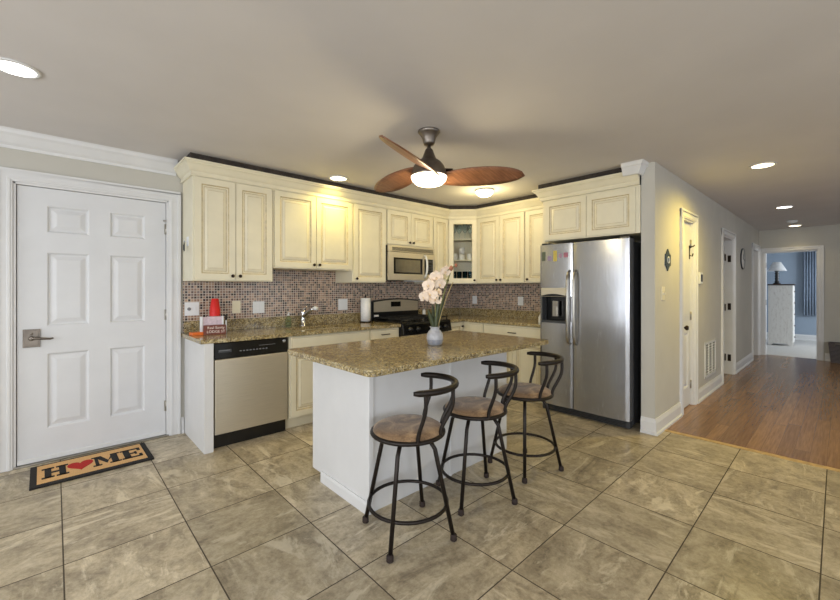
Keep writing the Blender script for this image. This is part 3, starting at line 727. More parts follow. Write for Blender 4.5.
m = MB(); m.tube([(.58, .0, .035), (.575, -.03, .06), (.57, -.052, .12), (.568, -.058, .18), (.57, -.052, .24), (.575, -.03, .295), (.58, 0, .315)], .013, 10); m.build('handle', M['plate'], t)
m = MB(); m.box(.40, .60, .04, .2, -.012, 0); m.build('cooktop_light', M['plate'], t)

# gas range
t = thing('gas_range', 'black gas range with stainless back panel below the microwave', 'stove', (2.862, 3.38, 0))
w = .788; dp = YL-.012-3.38
m = MB(); m.box(0, w, .03, dp, .05, .885); m.box(.03, w-.03, .06, dp, 0, .05); m.build('body', M['black'], t, .003)
m = MB(); m.box(.004, w-.004, -.004, .03, .19, .755); od = m.build('oven_door', M['steel'], t, .006)
m = MB(); m.box(.12, w-.12, -.007, -.003, .32, .62); m.build('oven_window', M['blackm'], od)
m = MB(); m.tube([(.07, 0, .71), (.07, -.045, .71), (w-.07, -.045, .71), (w-.07, 0, .71)], .011, 10); m.build('oven_handle', M['steel'], od)
m = MB(); m.box(.004, w-.004, 0, .03, .055, .185); m.build('warming_drawer', M['steel'], t, .005)
m = MB(); m.add([(0, .03, .76), (w, .03, .76), (w, .03, .90), (0, .03, .90), (0, -.03, .768), (w, -.03, .768), (w, -.006, .885), (0, -.006, .885)], [(4, 5, 6, 7), (0, 3, 2, 1), (0, 1, 5, 4), (7, 6, 2, 3), (0, 4, 7, 3), (1, 2, 6, 5)])
fp = m.build('knob_panel', M['blackm'], t, .004)
for x in (.10, .22, .56, .68):
    m = MB(); m.M = Matrix.Translation((x, -.019, .828)) @ Matrix.Rotation(-.2, 4, 'X')
    m.lathe([(.026, 0), (.026, .008), (.02, .012), (.018, .034), (0, .035)], (0, 0, 0), 18, 0, '-y'); m.box(-.004, .004, -.04, -.03, -.02, .02)
    m.build('knob', M['black'], fp)
m = MB(); m.box(0, w, -.004, dp-.07, .885, .905); ct = m.build('cooktop', M['blackm'], t, .004)
for cx in (.20, .59):
    for cy in (.16, .42):
        m = MB(); m.lathe([(.05, .905), (.05, .915), (.036, .918), (.036, .926), (0, .928)], (cx, cy, 0), 20); m.build('burner', M['iron'], ct)
for x0 in (.02, .405):
    m = MB(); x1 = x0+.365
    for (a, b) in (((x0, .04), (x1, .04)), ((x0, .54), (x1, .54)), ((x0, .04), (x0, .54)), ((x1, .04), (x1, .54)), ((x0, .29), (x1, .29)), (((x0+x1)/2, .04), ((x0+x1)/2, .54)), ((x0, .16), (x1, .16)), ((x0, .42), (x1, .42))):
        m.box(min(a[0], b[0])-.006, max(a[0], b[0])+.006, min(a[1], b[1])-.006, max(a[1], b[1])+.006, .934, .946)
    for fx in (x0, x1):
        for fy in (.04, .54): m.box(fx-.006, fx+.006, fy-.006, fy+.006, .905, .936)
    m.build('grate', M['iron'], ct)
m = MB(); n = 16
prof = [(0, .90), (w, .90)] + [(w-w*k/n, 1.135+.03*math.sin(PI*k/n)) for k in range(n+1)]
m.prism(prof, dp-.07, dp, 0, lambda p: Vector((p.x, p.z, p.y))); bgd = m.build('back_guard', M['black'], t, .004)
prof = [(.035, 1.0), (w-.02, 1.0)] + [(w-.02-(w-.055)*k/n, 1.12+.03*math.sin(PI*(k+.6)/(n+1.2))) for k in range(n+1)]
m = MB(); m.prism(prof, dp-.078, dp-.069, 0, lambda p: Vector((p.x, p.z, p.y))); bp = m.build('steel_panel', M['steel'], bgd)
m = MB(); m.box(.30, .46, dp-.082, dp-.077, 1.06, 1.125); m.build('clock_display', M['blackm'], bp)
m = MB(); m.box(.04, .11, dp-.073, dp-.069, .935, .965); m.build('rating_label', M['plate'], bgd)
t = thing('salt_shaker', 'small white shaker on the counter right of the stove', 'shaker', (3.72, 3.93, CT))
m = MB(); m.lathe([(0, 0), (.024, 0), (.026, .01), (.022, .10), (.016, .11), (0, .112)], seg=16); m.build('body', M['porcelain'], t)
m = MB(); m.lathe([(.017, .11), (.016, .125), (0, .13)], seg=16); m.build('cap', M['nickel'], t)

# wall plates
def plate(label, loc, rot, w, h, kind, mat):
    t = thing('wall_plate', label, 'outlet' if 'outlet' in label else 'switch', loc, rot, 'switch and outlet plates')
    m = MB(); m.box(-w/2, w/2, -.006, 0, -h/2, h/2); m.build('cover', mat, t, .002)
    for x, k in kind:
        m = MB()
        if k == 't': m.box(x-.005, x+.005, -.016, -.005, -.012, .012)
        elif k == 'r': m.lathe([(.015, 0), (.014, .012), (0, .013)], (x, -.006, 0), 16, 0, '-y')
        elif k == 'p': m.box(x-.017, x+.017, -.009, -.005, -.034, .034)
        else:
            for z in (-.02, .02): m.box(x-.014, x+.014, -.0085, -.005, z-.014, z+.014)
        m.build({'t': 'toggle', 'r': 'dimmer_knob', 'p': 'paddle', 'o': 'receptacle'}[k], M['slot'] if k == 'r' else mat, t, .001)
yt = YL-.0085
plate('white double switch plate with round grey dimmer nearest the entry door', (.915, yt, 1.11), 0, .117, .122, [(-.024, 'r'), (.024, 't')], M['plate'])
plate('ivory single switch plate on the tile above the dishwasher', (1.30, yt, 1.115), 0, .078, .118, [(0, 't')], M['ivory'])
plate('white double outlet plate on the tile left of the faucet', (1.515, yt, 1.105), 0, .117, .12, [(-.024, 'o'), (.024, 'p')], M['plate'])
plate('white double switch plate on the tile left of the paper towels', (2.50, yt, 1.105), 0, .125, .13, [(-.024, 'p'), (.024, 'p')], M['plate'])
xt = XB-.0085
plate('white outlet plate on the back tile below the glass cabinet', (xt, 3.735, 1.125), R90, .085, .118, [(0, 'o')], M['plate'])
plate('white outlet plate on the back tile nearer the refrigerator', (xt, 2.95, 1.125), R90, .085, .118, [(0, 'o')], M['plate'])
plate('ivory double switch on the hall wall below the hanging ornament', (4.12, YH, 1.25), 0, .1, .125, [(-.02, 't'), (.02, 't')], M['ivory'])

# small appliance and bottle next to the fridge
t = thing('coffee_grinder', 'slim black appliance with beige top beside the refrigerator', 'appliance', (4.36, 2.36, CT), R90)
m = MB(); m.box(-.06, .06, -.05, .07, 0, .22); m.build('body', M['black'], t, .008)
m = MB(); m.box(-.055, .055, -.055, .065, .22, .30); m.build('hopper', M['ivory'], t, .012)
t = thing('white_bottle', 'small white bottle on the back counter near the refrigerator', 'bottle', (4.13, 2.39, CT))
m = MB(); m.lathe([(0, 0), (.032, 0), (.034, .01), (.032, .07), (.02, .095), (.014, .10), (.014, .115), (0, .117)], seg=18); m.build('bottle', M['porcelain'], t)

# ------------------------------------------------------------------ refrigerator
t = thing('refrigerator', 'stainless side by side refrigerator with ice dispenser', 'refrigerator', (3.82, 2.222, 0), R90)
w = .895; ft = 1.755; sx = .365
m = MB(); m.box(.005, w-.005, .105, .74, .03, ft-.02); m.build('body', M['dkgrey'], t, .004)
def fdoor(x0, x1, name, hole=None):
    m = MB(); z0, z1 = .085, ft
    def curved(a, b, c, d):
        def front(u): return -.014*max(0, math.sin(PI*min(1, max(0, u))))**.45
        m.prism([(a, .098), (b, .098)] + [(b-(b-a)*k/16, front((b-(b-a)*k/16-x0)/(x1-x0))) for k in range(17)], c, d)
    if hole:
        hx0, hx1, hz0, hz1 = hole
        curved(x0, x1, z0, hz0); curved(x0, x1, hz1, z1); curved(x0, hx0, hz0, hz1); curved(hx1, x1, hz0, hz1)
    else: curved(x0, x1, z0, z1)
    return m.build(name, M['steelh'], t)
hole = (.028, sx-.072, .955, 1.215)
fz = fdoor(0, sx-.004, 'freezer_door', hole)
fd = fdoor(sx+.004, w, 'fridge_door')
m = MB(); m.box(hole[0]+.003, hole[1]-.003, .075, .097, hole[2], hole[3]); m.build('dispenser_recess', M['blackm'], fz)
m = MB(); m.box(hole[0]-.008, hole[1]+.008, -.02, -.008, hole[3]-.005, hole[3]+.085); m.build('dispenser_panel', M['steel'], fz, .004)
n = 12; a, b = hole[0]-.006, hole[1]+.006
pr = [(a, hole[3]+.0), (b, hole[3]+.0)] + [(b+(a-b)*k/n, hole[3]+.004+.02*math.sin(PI*k/n)) for k in range(n+1)]
m = MB(); m.prism(pr, -.026, -.012, 0, lambda p: Vector((p.x, p.z, p.y))); m.build('dispenser_brow', M['blackm'], fz)
for (p, q, r, s_) in ((a, a+.012, hole[2]-.01, hole[3]), (b-.012, b, hole[2]-.01, hole[3]), (a, b, hole[2]-.018, hole[2]+.006)):
    m = MB(); m.box(p, q, -.018, .06, r, s_); m.build('dispenser_frame', M['dkgrey'], fz, .002)
m = MB(); m.box((a+b)/2-.03, (a+b)/2+.03, .02, .045, hole[2]+.05, hole[3]-.05); m.box((a+b)/2-.018, (a+b)/2+.018, .0, .02, hole[2]+.06, hole[2]+.15); m.build('dispenser_paddle', M['nickel'], fz)
for x, pd in ((sx-.034, fz), (sx+.034, fd)):
    m = MB(); m.tube([(x, -.005, .74), (x, -.04, .755), (x, -.056, .82), (x, -.06, 1.1), (x, -.056, 1.38), (x, -.04, 1.45), (x, -.005, 1.47)], .015, 10, flat=.9); m.build('handle', M['nickel'], pd)
m = MB(); m.box(.01, w-.01, .03, .104, .012, .078); gr = m.build('base_grille', M['dkgrey'], t, .003)
for k in range(4):
    m = MB(); m.box(.04, w-.04, .026, .032, .022+k*.013, .028+k*.013); m.build('grille_slot', M['black'], gr)
for x in (.05, w-.05):
    m = MB(); m.box(x-.045, x+.045, .02, .13, ft-.0, ft+.022); m.build('hinge_cover', M['black'], t, .005)
def magnet(label, x, z, w_, h_, mat):
    m = MB(); m.box(-w_/2, w_/2, -.004, 0, -h_/2, h_/2); o = m.build('fridge_magnet', mat, None, .001)
    u = (x)/(sx-.004); cy = -.012*math.sin(PI*u)**.6
    o.location = (3.82+cy-.0005, 2.222-x, z); o.rotation_euler = (0, 0, R90); tag(o, label, 'magnet', 'magnets on the freezer door'); return o
magnet('dark green tall magnet, leftmost in the row on the freezer door', .045, 1.635, .045, .095, M['mg1'])
magnet('purple square magnet second from the left on the freezer door', .115, 1.612, .045, .05, M['mg2'])
magnet('yellow irregular magnet in the middle of the freezer door row', .178, 1.632, .04, .11, M['mg3'])
magnet('small mauve magnet second from the right on the freezer door', .235, 1.632, .034, .045, M['mg4'])
magnet('rose pink magnet, rightmost in the row on the freezer door', .292, 1.637, .045, .05, M['mg5'])

# ------------------------------------------------------------------ island
t = thing('kitchen_island', 'white panelled kitchen island base under the granite top', 'island', (1.32, 1.86, 0))
IX, IY = 1.36, .665
m = MB(); m.box(.02, IX-.01, .015, IY-.02, TK, .858); m.box(.02, IX-.01, .015, IY-.14, 0, TK); m.build('carcass', M['islwhite'], t)
m = MB(); m.prism([(0, 0), (IY-.135, 0), (IY-.135, .05), (IY, .05), (IY, .858), (0, .858)], 0, .02, 0, lambda p: Vector((p.z, p.x, p.y))); m.build('end_panel', M['islwhite'], t, .002)
m = MB(); m.prism([(0, 0), (IY-.135, 0), (IY-.135, .05), (IY, .05), (IY, .858), (0, .858)], IX-.02, IX, 0, lambda p: Vector((p.z, p.x, p.y))); m.build('end_panel', M['islwhite'], t, .002)
m = MB(); m.box(.02, .69, 0, .015, 0, .858); m.build('back_panel', M['islwhite'], t, .002)
m = MB(); m.box(.694, IX-.02, 0, .015, 0, .858); m.build('back_panel', M['islwhite'], t, .002)
m = MB(); m.box(.682, .702, -.008, 0, 0, .858); m.build('seam_strip', M['islwhite'], t, .002)
m = MB(); m.box(-.004, .030, -.012, .02, 0, .858); m.build('corner_strip', M['trim'], t, .003)
m = MB(); m.sweep([(0, IY-.135), (0, .0)], [(0, 0), (.014, 0), (.014, .055), (.008, .07), (0, .07)], flip=1); m.build('base_moulding', M['trim'], t)
for k in range(3):
    x0 = .02+k*.447; m = MB(); m.M = Matrix.Translation((IX, IY-.02, 0)) @ Matrix.Rotation(PI, 4, 'Z')
    m.slab([x0, x0+.05, x0+.39, x0+.44], [TK+.015, TK+.07, .79, .845], {(1, 1)}, CR, .019, -.019); m.build('door', [M['islwhite'], M['glaze']], t)
def rrect(x0, x1, y0, y1, r, n=6):
    P = []
    for cx, cy, a0 in ((x1-r, y0+r, -90), (x1-r, y1-r, 0), (x0+r, y1-r, 90), (x0+r, y0+r, 180)):
        for k in range(n+1):
            a = math.radians(a0+90*k/n); P.append((cx+r*math.cos(a), cy+r*math.sin(a)))
    return P
m = MB(); m.prism(rrect(1.13, 2.87, 1.578, 2.545, .045), .858, .892); o = m.build('island_countertop', M['granite'], None, .006)
tag(o, 'gold speckled granite top of the kitchen island with rounded corners', 'countertop', 'granite countertops')
IT = .892

# vase and orchid
m = MB(); VP = (2.0, 2.0, IT)
t = thing('vase', 'small round blue grey ceramic vase on the kitchen island', 'vase', VP)
pf = [(0, 0), (.040, 0), (.050, .008), (.058, .03), (.060, .055), (.055, .082), (.042, .102), (.033, .110), (.031, .118), (.036, .128), (.038, .131), (.034, .132), (.027, .118), (.03, .108), (.045, .09), (.05, .055), (.04, .015), (0, .01)]
m = MB(); m.lathe(pf, seg=32, close=False); v = m.build('body', M['vase'], t)
m = MB(); m.lathe([(.0502, .008), (.0582, .03), (.0597, .042)], seg=32, close=False); m.build('dark_band', M['vased'], t)
fa = math.radians(47.17-90)     # the plant's broad side is turned towards the stools and the room
t = thing('orchid', 'white artificial orchid with tall stems standing in the blue grey vase', 'orchid', (2.0, 2.0, IT+.011), fa)
def curve(pts, n=10):
    out = []
    P = [Vector(p) for p in pts]
    for i in range(len(P)-1):
        p0 = P[max(i-1, 0)]; p1 = P[i]; p2 = P[i+1]; p3 = P[min(i+2, len(P)-1)]
        for k in range(n):
            u = k/n; out.append(.5*((2*p1)+(p2-p0)*u+(2*p0-5*p1+4*p2-p3)*u*u+(3*p1-p0-3*p2+p3)*u**3))
    return out+[P[-1]]
sA = curve([(.005, 0, .0), (.012, 0, .12), (.045, -.01, .28), (.09, -.02, .45), (.125, -.03, .55)], 8)
sB = curve([(-.004, -.004, .0), (.0, -.01, .12), (.005, -.02, .26), (.012, -.03, .38), (.04, -.04, .48), (.10, -.05, .53), (.15, -.055, .555)], 8)
sC = curve([(.002, .004, 0), (.03, .0, .15), (.08, .0, .32), (.13, .0, .44)], 8)
m = MB(); m.tube(sA, .0045, 7); m.build('stem', M['stem'], t)
m = MB(); m.tube(sB, .004, 7); m.build('stem', M['stem'], t)
m = MB(); m.tube(sC, .003, 6); m.build('stake', M['stake'], t)
def leafm(pts, w):
    m = MB(); P = curve(pts, 6); n = len(P); vs = []; fs = []
    for i, p in enumerate(P):
        u = i/(n-1); ww = w*(math.sin(PI*min(1, .12+u*.88))**.7)
        vs += [p+Vector((-ww, .004, 0)), p+Vector((0, -.004, 0)), p+Vector((ww, .004, 0))]
    for i in range(n-1):
        for k in range(2): fs.append((i*3+k, i*3+k+1, (i+1)*3+k+1, (i+1)*3+k))
    m.add(vs, fs, 0, True); o = m.build('leaf', M['leaf'], t)
    s = o.modifiers.new('thick', 'SOLIDIFY'); s.thickness = .002; return o
leafm([(-.008, 0, .02), (-.012, -.01, .12), (-.035, -.02, .20), (-.05, -.03, .245)], .016)
leafm([(.004, -.012, .02), (.006, -.018, .14), (.02, -.02, .26), (.035, -.02, .34)], .015)
leafm([(.012, .006, .02), (.02, .008, .13), (.05, .01, .25), (.07, .012, .36)], .014)
leafm([(-.003, .01, .02), (-.006, .015, .12), (-.012, .02, .22), (-.014, .02, .28)], .014)
def petal(m, ang, L, Wd, cup=.25, n=7):
    vs = []; fs = []
    for i in range(n+1):
        u = i/n; ww = Wd*math.sin(PI*min(1, .08+.92*u))**.6; z = cup*L*u*u
        for k in (-1, -.5, 0, .5, 1):
            x = u*L; y = k*ww; vs.append(Matrix.Rotation(ang, 3, 'Z') @ Vector((x, y, z+abs(k)*.004-.006*math.sin(u*3))))
    for i in range(n):
        for k in range(4): fs.append((i*5+k, i*5+k+1, (i+1)*5+k+1, (i+1)*5+k))
    m.add(vs, fs, 0, True)
def flower(p, rx, rz, s):
    m = MB(); m.M = Matrix.Translation(p) @ Matrix.Rotation(rz, 4, 'Z') @ Matrix.Rotation(PI/2+rx, 4, 'X') @ Matrix.Scale(s, 4)
    petal(m, math.radians(8), .052, .030, .12); petal(m, math.radians(172), .052, .030, .12)
    for a in (90, 215, 325): petal(m, math.radians(a), .048, .017, .08)
    o = m.build('flower', M['petal'], t); sd = o.modifiers.new('thick', 'SOLIDIFY'); sd.thickness = .0012
    k = MB(); k.M = m.M; k.lathe([(0, -.002), (.005, .002), (.007, .010), (.004, .016), (0, .017)], (0, -.004, 0), 10); petal(k, math.radians(270), .02, .007, .5, 5)
    k.build('lip', M['lip'], o)
FL = [((-.004, -.04, .315), -.45, .5, 1.12), ((-.075, -.05, .335), .1, -.8, 1.0), ((-.035, -.06, .35), -.25, -.1, 1.05), ((-.045, -.055, .415), -.1, -.6, 1.05), ((.03, -.06, .425), .25, .6, 1.0),
      ((.01, -.05, .475), .3, -.3, 1.05), ((.07, -.06, .515), .35, .5, .95), ((.02, -.03, .37), -.4, .9, .8)]
for f in FL: flower(*f)
for p, r in (((.112, -.055, .535), .016), ((.146, -.056, .555), .012)):
    m = MB(); m.M = Matrix.Translation(p); m.lathe([(0, -r*1.3), (r*.7, -r*.7), (r, 0), (r*.6, r*.9), (0, r*1.4)], seg=12); m.build('bud', M['bud'], t)

# ------------------------------------------------------------------ bar stools
def make_stool(label, x, y, legrot, seatrot):
    t = thing('bar_stool', label, 'bar stool', (x, y, 0), 0, 'swivel bar stools at the island')
    SZ = .538; R = .190
    ring = [(R*math.cos(2*PI*k/36), R*math.sin(2*PI*k/36), SZ) for k in range(36)]
    m = MB(); m.tube(ring, .0115, 10, True); m.build('seat_ring', M['stool'], t)
    m = MB(); m.lathe([(0, SZ-.008), (R-.006, SZ-.008), (R-.002, SZ+.006), (R-.006, SZ+.022), (R-.03, SZ+.036), (R-.09, SZ+.042), (0, SZ+.043)], seg=40); m.build('cushion', M['suede'], t)
    m = MB(); m.lathe([(.075, SZ-.045), (.085, SZ-.03), (.085, SZ-.02), (.03, SZ-.012), (.0, SZ-.012)], seg=20)
    for k in range(2):
        a = seatrot+k*PI/2; m.tube([(R*math.cos(a), R*math.sin(a), SZ-.006), (-R*math.cos(a), -R*math.sin(a), SZ-.006)], .008, 6)
    m.build('swivel_plate', M['stool'], t)
    for k in range(4):
        a = legrot+k*PI/2; c, s = math.cos(a), math.sin(a)
        m = MB(); m.tube([(.115*c, .115*s, SZ-.03), (.15*c, .15*s, SZ-.05 - .03), (.25*c, .25*s, .012)], .0115, 10); lg = m.build('leg', M['stool'], t)
        m = MB(); m.lathe([(.014, 0), (.018, .004), (.017, .03), (.013, .034)], (.25*c, .25*s, 0), 12); m.build('rubber_foot', M['rubber'], lg)
    m = MB(); m.tube([(.209*math.cos(2*PI*k/36), .209*math.sin(2*PI*k/36), .165) for k in range(36)], .0095, 8, True); m.build('foot_ring', M['stool'], t)
    RZ = .790; P = []; bx_, by_ = .045*math.cos(seatrot), .045*math.sin(seatrot)
    def rail(d):
        a = seatrot+math.radians(d); return Vector((bx_+.212*math.cos(a), by_+.212*math.sin(a), RZ+.006*math.cos(math.radians(d))))
    P = [rail(-88+176*k/24) for k in range(25)]
    rr = [.010, .0155]+[.0165]*21+[.0155, .010]
    m = MB(); m.tube(P, rr, 10, flat=.95); m.build('back_rail', M['stool'], t)
    for d in (-72, -23, 23, 72):
        a = seatrot+math.radians(d*.95); c, s = math.cos(a), math.sin(a); q = rail(d)
        pts = curve([(.190*c, .190*s, SZ), (.194*c+.1*bx_, .194*s+.1*by_, SZ+.05), (q.x*.985, q.y*.985, SZ+.16), (q.x, q.y, q.z)], 5)
        m = MB(); m.tube(pts, .0088, 8, flat=1.3); m.build('spindle', M['stool'], t)
    return t
SR = math.radians(-48)
make_stool('bar stool nearest the camera with worn tan suede seat', 1.386, 1.59, math.radians(29), SR)
make_stool('middle one of the three brown suede bar stools', 1.94, 1.585, math.radians(21), SR)
make_stool('bar stool closest to the refrigerator with dark brown suede seat', 2.51, 1.585, math.radians(32), SR)

# ------------------------------------------------------------------ door mat
t = thing('door_mat', 'tan coir door mat reading HOME with a red heart, by the entry door', 'mat', (.213, 3.765, 0), math.radians(1))
mw, mh = .675, .42
m = MB(); m.prism(rrect(-mw/2, mw/2, -mh/2, mh/2, .008), 0, .012); m.build('base', M['matblk'], t)
m = MB(); m.box(-mw/2+.035, mw/2-.035, -mh/2+.042, mh/2-.025, .012, .0145); m.build('field', M['coir'], t)
def letter(bs, x, s=1.0):
    m = MB(); k = .012
    for (a, b, c, d_) in bs: m.box(x+a, x+b, c-.1, d_-.1, .0144, .0165)
    m.build('letter', M['matblk'], t)
LH = .20
Hh = [(.01, .045, 0, LH), (.085, .12, 0, LH), (.045, .085, .085, .115), (-.005, .06, 0, .025), (.07, .135, 0, .025), (-.005, .06, LH-.025, LH), (.07, .135, LH-.025, LH)]
letter(Hh, -.275)
Em = [(.01, .05, 0, LH), (-.005, .12, 0, .025), (-.005, .12, LH-.025, LH), (.05, .085, .088, .112), (.1, .12, 0, .06), (.1, .12, LH-.06, LH), (.078, .092, .07, .13)]
letter(Em, .165)
m = MB(); x = -.005
for (a, b, c, d_) in [(.01, .03, 0, LH), (.105, .145, 0, LH), (-.005, .045, 0, .022), (.09, .16, 0, .022), (-.005, .03, LH-.022, LH), (.125, .16, LH-.022, LH)]: m.box(x+a, x+b, c-.1, d_-.1, .0144, .0165)
m.prism([(x+.01, .1), (x+.05, .1), (x+.088, -.03), (x+.075, -.075)], .0144, .0165); m.prism([(x+.145, .1), (x+.115, .1), (x+.072, -.075), (x+.085, -.03)], .0144, .0164)
m.build('letter', M['matblk'], t)
hp = []
for k in range(40):
    a = 2*PI*k/40; hp.append((-.075+.0046*16*math.sin(a)**3*.98, -.0+.0068*(13*math.cos(a)-5*math.cos(2*a)-2*math.cos(3*a)-math.cos(4*a))*.92+.012))
m = MB(); m.prism(hp, .0144, .0168); m.build('heart', M['matred'], t)

# ------------------------------------------------------------------ ceiling fan
FC = (1.96, 2.02)
t = thing('ceiling_fan', 'three blade ceiling fan with lit frosted bowl over the island', 'ceiling fan', (FC[0], FC[1], H))
m = MB(); m.lathe([(.078, 0), (.08, -.008), (.07, -.02), (.05, -.05), (.042, -.085), (.036, -.1), (.012, -.104), (0, -.104)], seg=28); m.build('canopy', M['pewter'], t)
m = MB(); m.tube([(0, 0, -.1), (0, 0, -.16)], .013, 12); m.build('downrod', M['pewter'], t)
m = MB(); m.lathe([(.018, -.125), (.028, -.135), (.038, -.165), (.052, -.20), (.085, -.222), (.108, -.25), (.122, -.285), (.126, -.315), (.126, -.325), (0, -.325)], seg=32); m.build('motor_housing', M['pewter'], t)
m = MB(); m.lathe([(.128, -.326), (.128, -.334), (.12, -.355), (.095, -.378), (.055, -.39), (0, -.394)], seg=32); bo = m.build('light_bowl', M['bowl'], t); bo['label'] = 'glowing frosted white glass bowl'
for a, pitch in ((85, 12), (205, -27), (-35, -25)):
    m = MB(); n = 20; vs = []; fs = []
    m.M = Matrix.Rotation(math.radians(a), 4, 'Z') @ Matrix.Translation((0, 0, -.284)) @ Matrix.Rotation(math.radians(pitch), 4, 'X')
    for i in range(n+1):
        u = i/n; x = .03+.685*u
        wv = .03+.072*math.sin(PI*min(1, u*.98+.0))**.75 if u < .5 else .102*max(0.0, 1-((u-.5)/.5)**2.4)**.6
        if u >= .5: wv = max(wv, .004)
        off = .075*(1-u)**1.4
        for q in (-1, -.5, 0, .5, 1): vs.append((x, q*wv+off, -.004*q*q))
    for i in range(n):
        for k in range(4): fs.append((i*5+k, i*5+k+1, (i+1)*5+k+1, (i+1)*5+k))
    m.add(vs, fs, 0, True); b = m.build('blade', M['blade'], t); sd = b.modifiers.new('thick', 'SOLIDIFY'); sd.thickness = .008
    m = MB(); m.M = Matrix.Rotation(math.radians(a), 4, 'Z') @ Matrix.Translation((0, 0, -.284)) @ Matrix.Rotation(math.radians(pitch), 4, 'X')
    m.box(.07, .17, -.022, .022, .005, .012); m.build('blade_bracket', M['pewter'], b)
def lamp(name, loc, power, color, r=.06, spot=None):
    l = bpy.data.lights.new(name, 'SPOT' if spot else 'POINT'); l.energy = power; l.color = color; l.shadow_soft_size = r
    if spot: l.spot_size = math.radians(spot); l.spot_blend = .8
    o = bpy.data.objects.new(name, l); COL.objects.link(o); o.location = loc; return o
lamp('fan_bulb', (FC[0], FC[1], H-.46), 15, (1, .83, .50), .1)

# recessed ceiling lights
def recessed(label, x, y, mat, power, color, spot=125, r=.082):
    t = thing('ceiling_light', label, 'ceiling light', (x, y, H), 0, 'recessed ceiling lights')
    m = MB(); m.lathe([(r, 0), (r+.018, -.001), (r+.017, -.006), (r-.002, -.008), (r-.002, -.001), (r, 0)], seg=28, close=False); m.build('trim_ring', M['trim'], t)
    m = MB(); m.lathe([(r-.001, -.001), (r-.003, -.006), (0, -.0065)], seg=28); m.build('lens', mat, t)
    if power: lamp('recessed_bulb', (x, y, H-.03), power, color, .07, spot)
WARM = (1, .80, .42); NEU = (1, .93, .82)
recessed('recessed ceiling light above the entry door area', -.148, 2.87, M['lampc'], 12, NEU)
recessed('recessed ceiling light above the sink, casting yellow light', 2.12, 3.51, M['lampw'], 34, (1, .80, .20), 160)
recessed('recessed ceiling light in the hall nearest the kitchen', 4.73, .51, M['lampw'], 125, (1, .75, .14), 174)
recessed('recessed ceiling light in the middle of the hall', 7.39, .57, M['lampc'], 14, NEU)
recessed('recessed ceiling light at the far end of the hall', 9.73, .61, M['lampw'], 12, WARM)
t = thing('flush_ceiling_light', 'small domed ceiling light in the kitchen corner behind the fan blade', 'ceiling light', (3.6, 2.8, H))
m = MB(); m.lathe([(.105, 0), (.108, -.012), (.1, -.018), (.0, -.018)], seg=28); m.build('rim', M['trim'], t)
m = MB(); m.lathe([(.098, -.018), (.095, -.04), (.07, -.065), (.035, -.078), (0, -.081)], seg=28); m.build('dome', M['lampw'], t)
lamp('dome_bulb', (3.6, 2.8, H-.16), 13, (1, .82, .40), .08)
t = thing('smoke_detector', 'round smoke detector on the hall ceiling near the far light', 'smoke detector', (9.0, .60, H))
m = MB(); m.lathe([(.07, 0), (.07, -.018), (.055, -.034), (0, -.036)], seg=24); m.build('cover', M['plate'], t)

# ------------------------------------------------------------------ hall things
t = thing('wall_ornament', 'small dark patterned hanging ornament on the hall wall above the switch', 'ornament', (4.25, YH, 1.565))
m = MB(); m.prism([(-.075, -.055), (.075, -.055), (.075, .055), (-.075, .055)], -.012, 0, 0, lambda p: Vector((p.x, p.z, p.y))); m.build('plaque', M['orn'], t, .002)
for sgn in (1, -1):
    m = MB(); m.prism([(-.05, sgn*.056), (.05, sgn*.056), (0, sgn*.105)], -.01, 0, 0, lambda p: Vector((p.x, p.z, p.y))); m.build('finial', M['orn'], t)
m = MB(); m.tube([(.03*math.cos(k*PI/6), -.013, .03*math.sin(k*PI/6)) for k in range(12)], .004, 6, True); m.build('ring_motif', M['plate'], t)
t = thing('thermostat', 'dark faced thermostat on the hall wall right of the narrow door', 'thermostat', (5.47, YH, 1.415))
m = MB(); m.box(-.055, .055, -.022, 0, -.065, .065); m.build('case', M['plate'], t, .005)
m = MB(); m.box(-.042, .042, -.025, -.02, -.042, .042); m.build('screen', M['black'], t, .003)
t = thing('air_vent', 'white slatted return air vent low on the hall wall', 'vent', (5.98, YH, .43))
m = MB(); W2, H2 = .29, .215
m.box(-W2, W2, -.012, 0, H2-.03, H2); m.box(-W2, W2, -.012, 0, -H2, -H2+.03); m.box(-W2, -W2+.035, -.012, 0, -H2, H2); m.box(W2-.035, W2, -.012, 0, -H2, H2)
for x in (-.09, .09): m.box(x-.012, x+.012, -.012, 0, -H2, H2)
m.build('frame', M['trim'], t, .002)
m = MB(); m.box(-W2+.03, W2-.03, -.003, -.001, -H2+.025, H2-.025); m.build('backing', M['dkgrey'], t)
for k in range(11):
    z = -H2+.045+k*.0325; m = MB(); m.add([(-W2+.035, -.01, z), (W2-.035, -.01, z), (W2-.035, -.003, z+.008), (-W2+.035, -.003, z+.008)], [(0, 1, 2, 3)]); o = m.build('slat', M['trim'], t)
    sd = o.modifiers.new('thick', 'SOLIDIFY'); sd.thickness = .0015
t = thing('wall_clock', 'round wall clock with pale face and dark rim on the hall wall', 'clock', (8.24, YH, 1.775))
m = MB(); m.lathe([(.16, 0), (.172, .006), (.172, .018), (.160, .02), (.160, .014)], seg=32, axis='-y', close=False); m.build('rim', M['dkgrey'], t)
m = MB(); m.lathe([(.161, .002), (.161, .0155), (0, .0165)], seg=32, axis='-y'); fc = m.build('face', M['clockf'], t)
m = MB(); m.box(-.005, .005, -.022, -.018, -.01, .075); m.build('hour_hand', M['black'], t)
m = MB(); m.M = Matrix.Rotation(1.9, 4, 'Y'); m.box(-.003, .003, -.025, -.022, -.01, .105); m.build('minute_hand', M['black'], t)
t = thing('basket', 'dark woven tapered basket on the floor at the end of the hall', 'basket', (9.97, .085, 0))
m = MB(); q = []
for z, a in ((0, .085), (.35, .115), (.35, .098), (.02, .07)): q.append([(-a, -a, z), (a, -a, z), (a, a, z), (-a, a, z)])
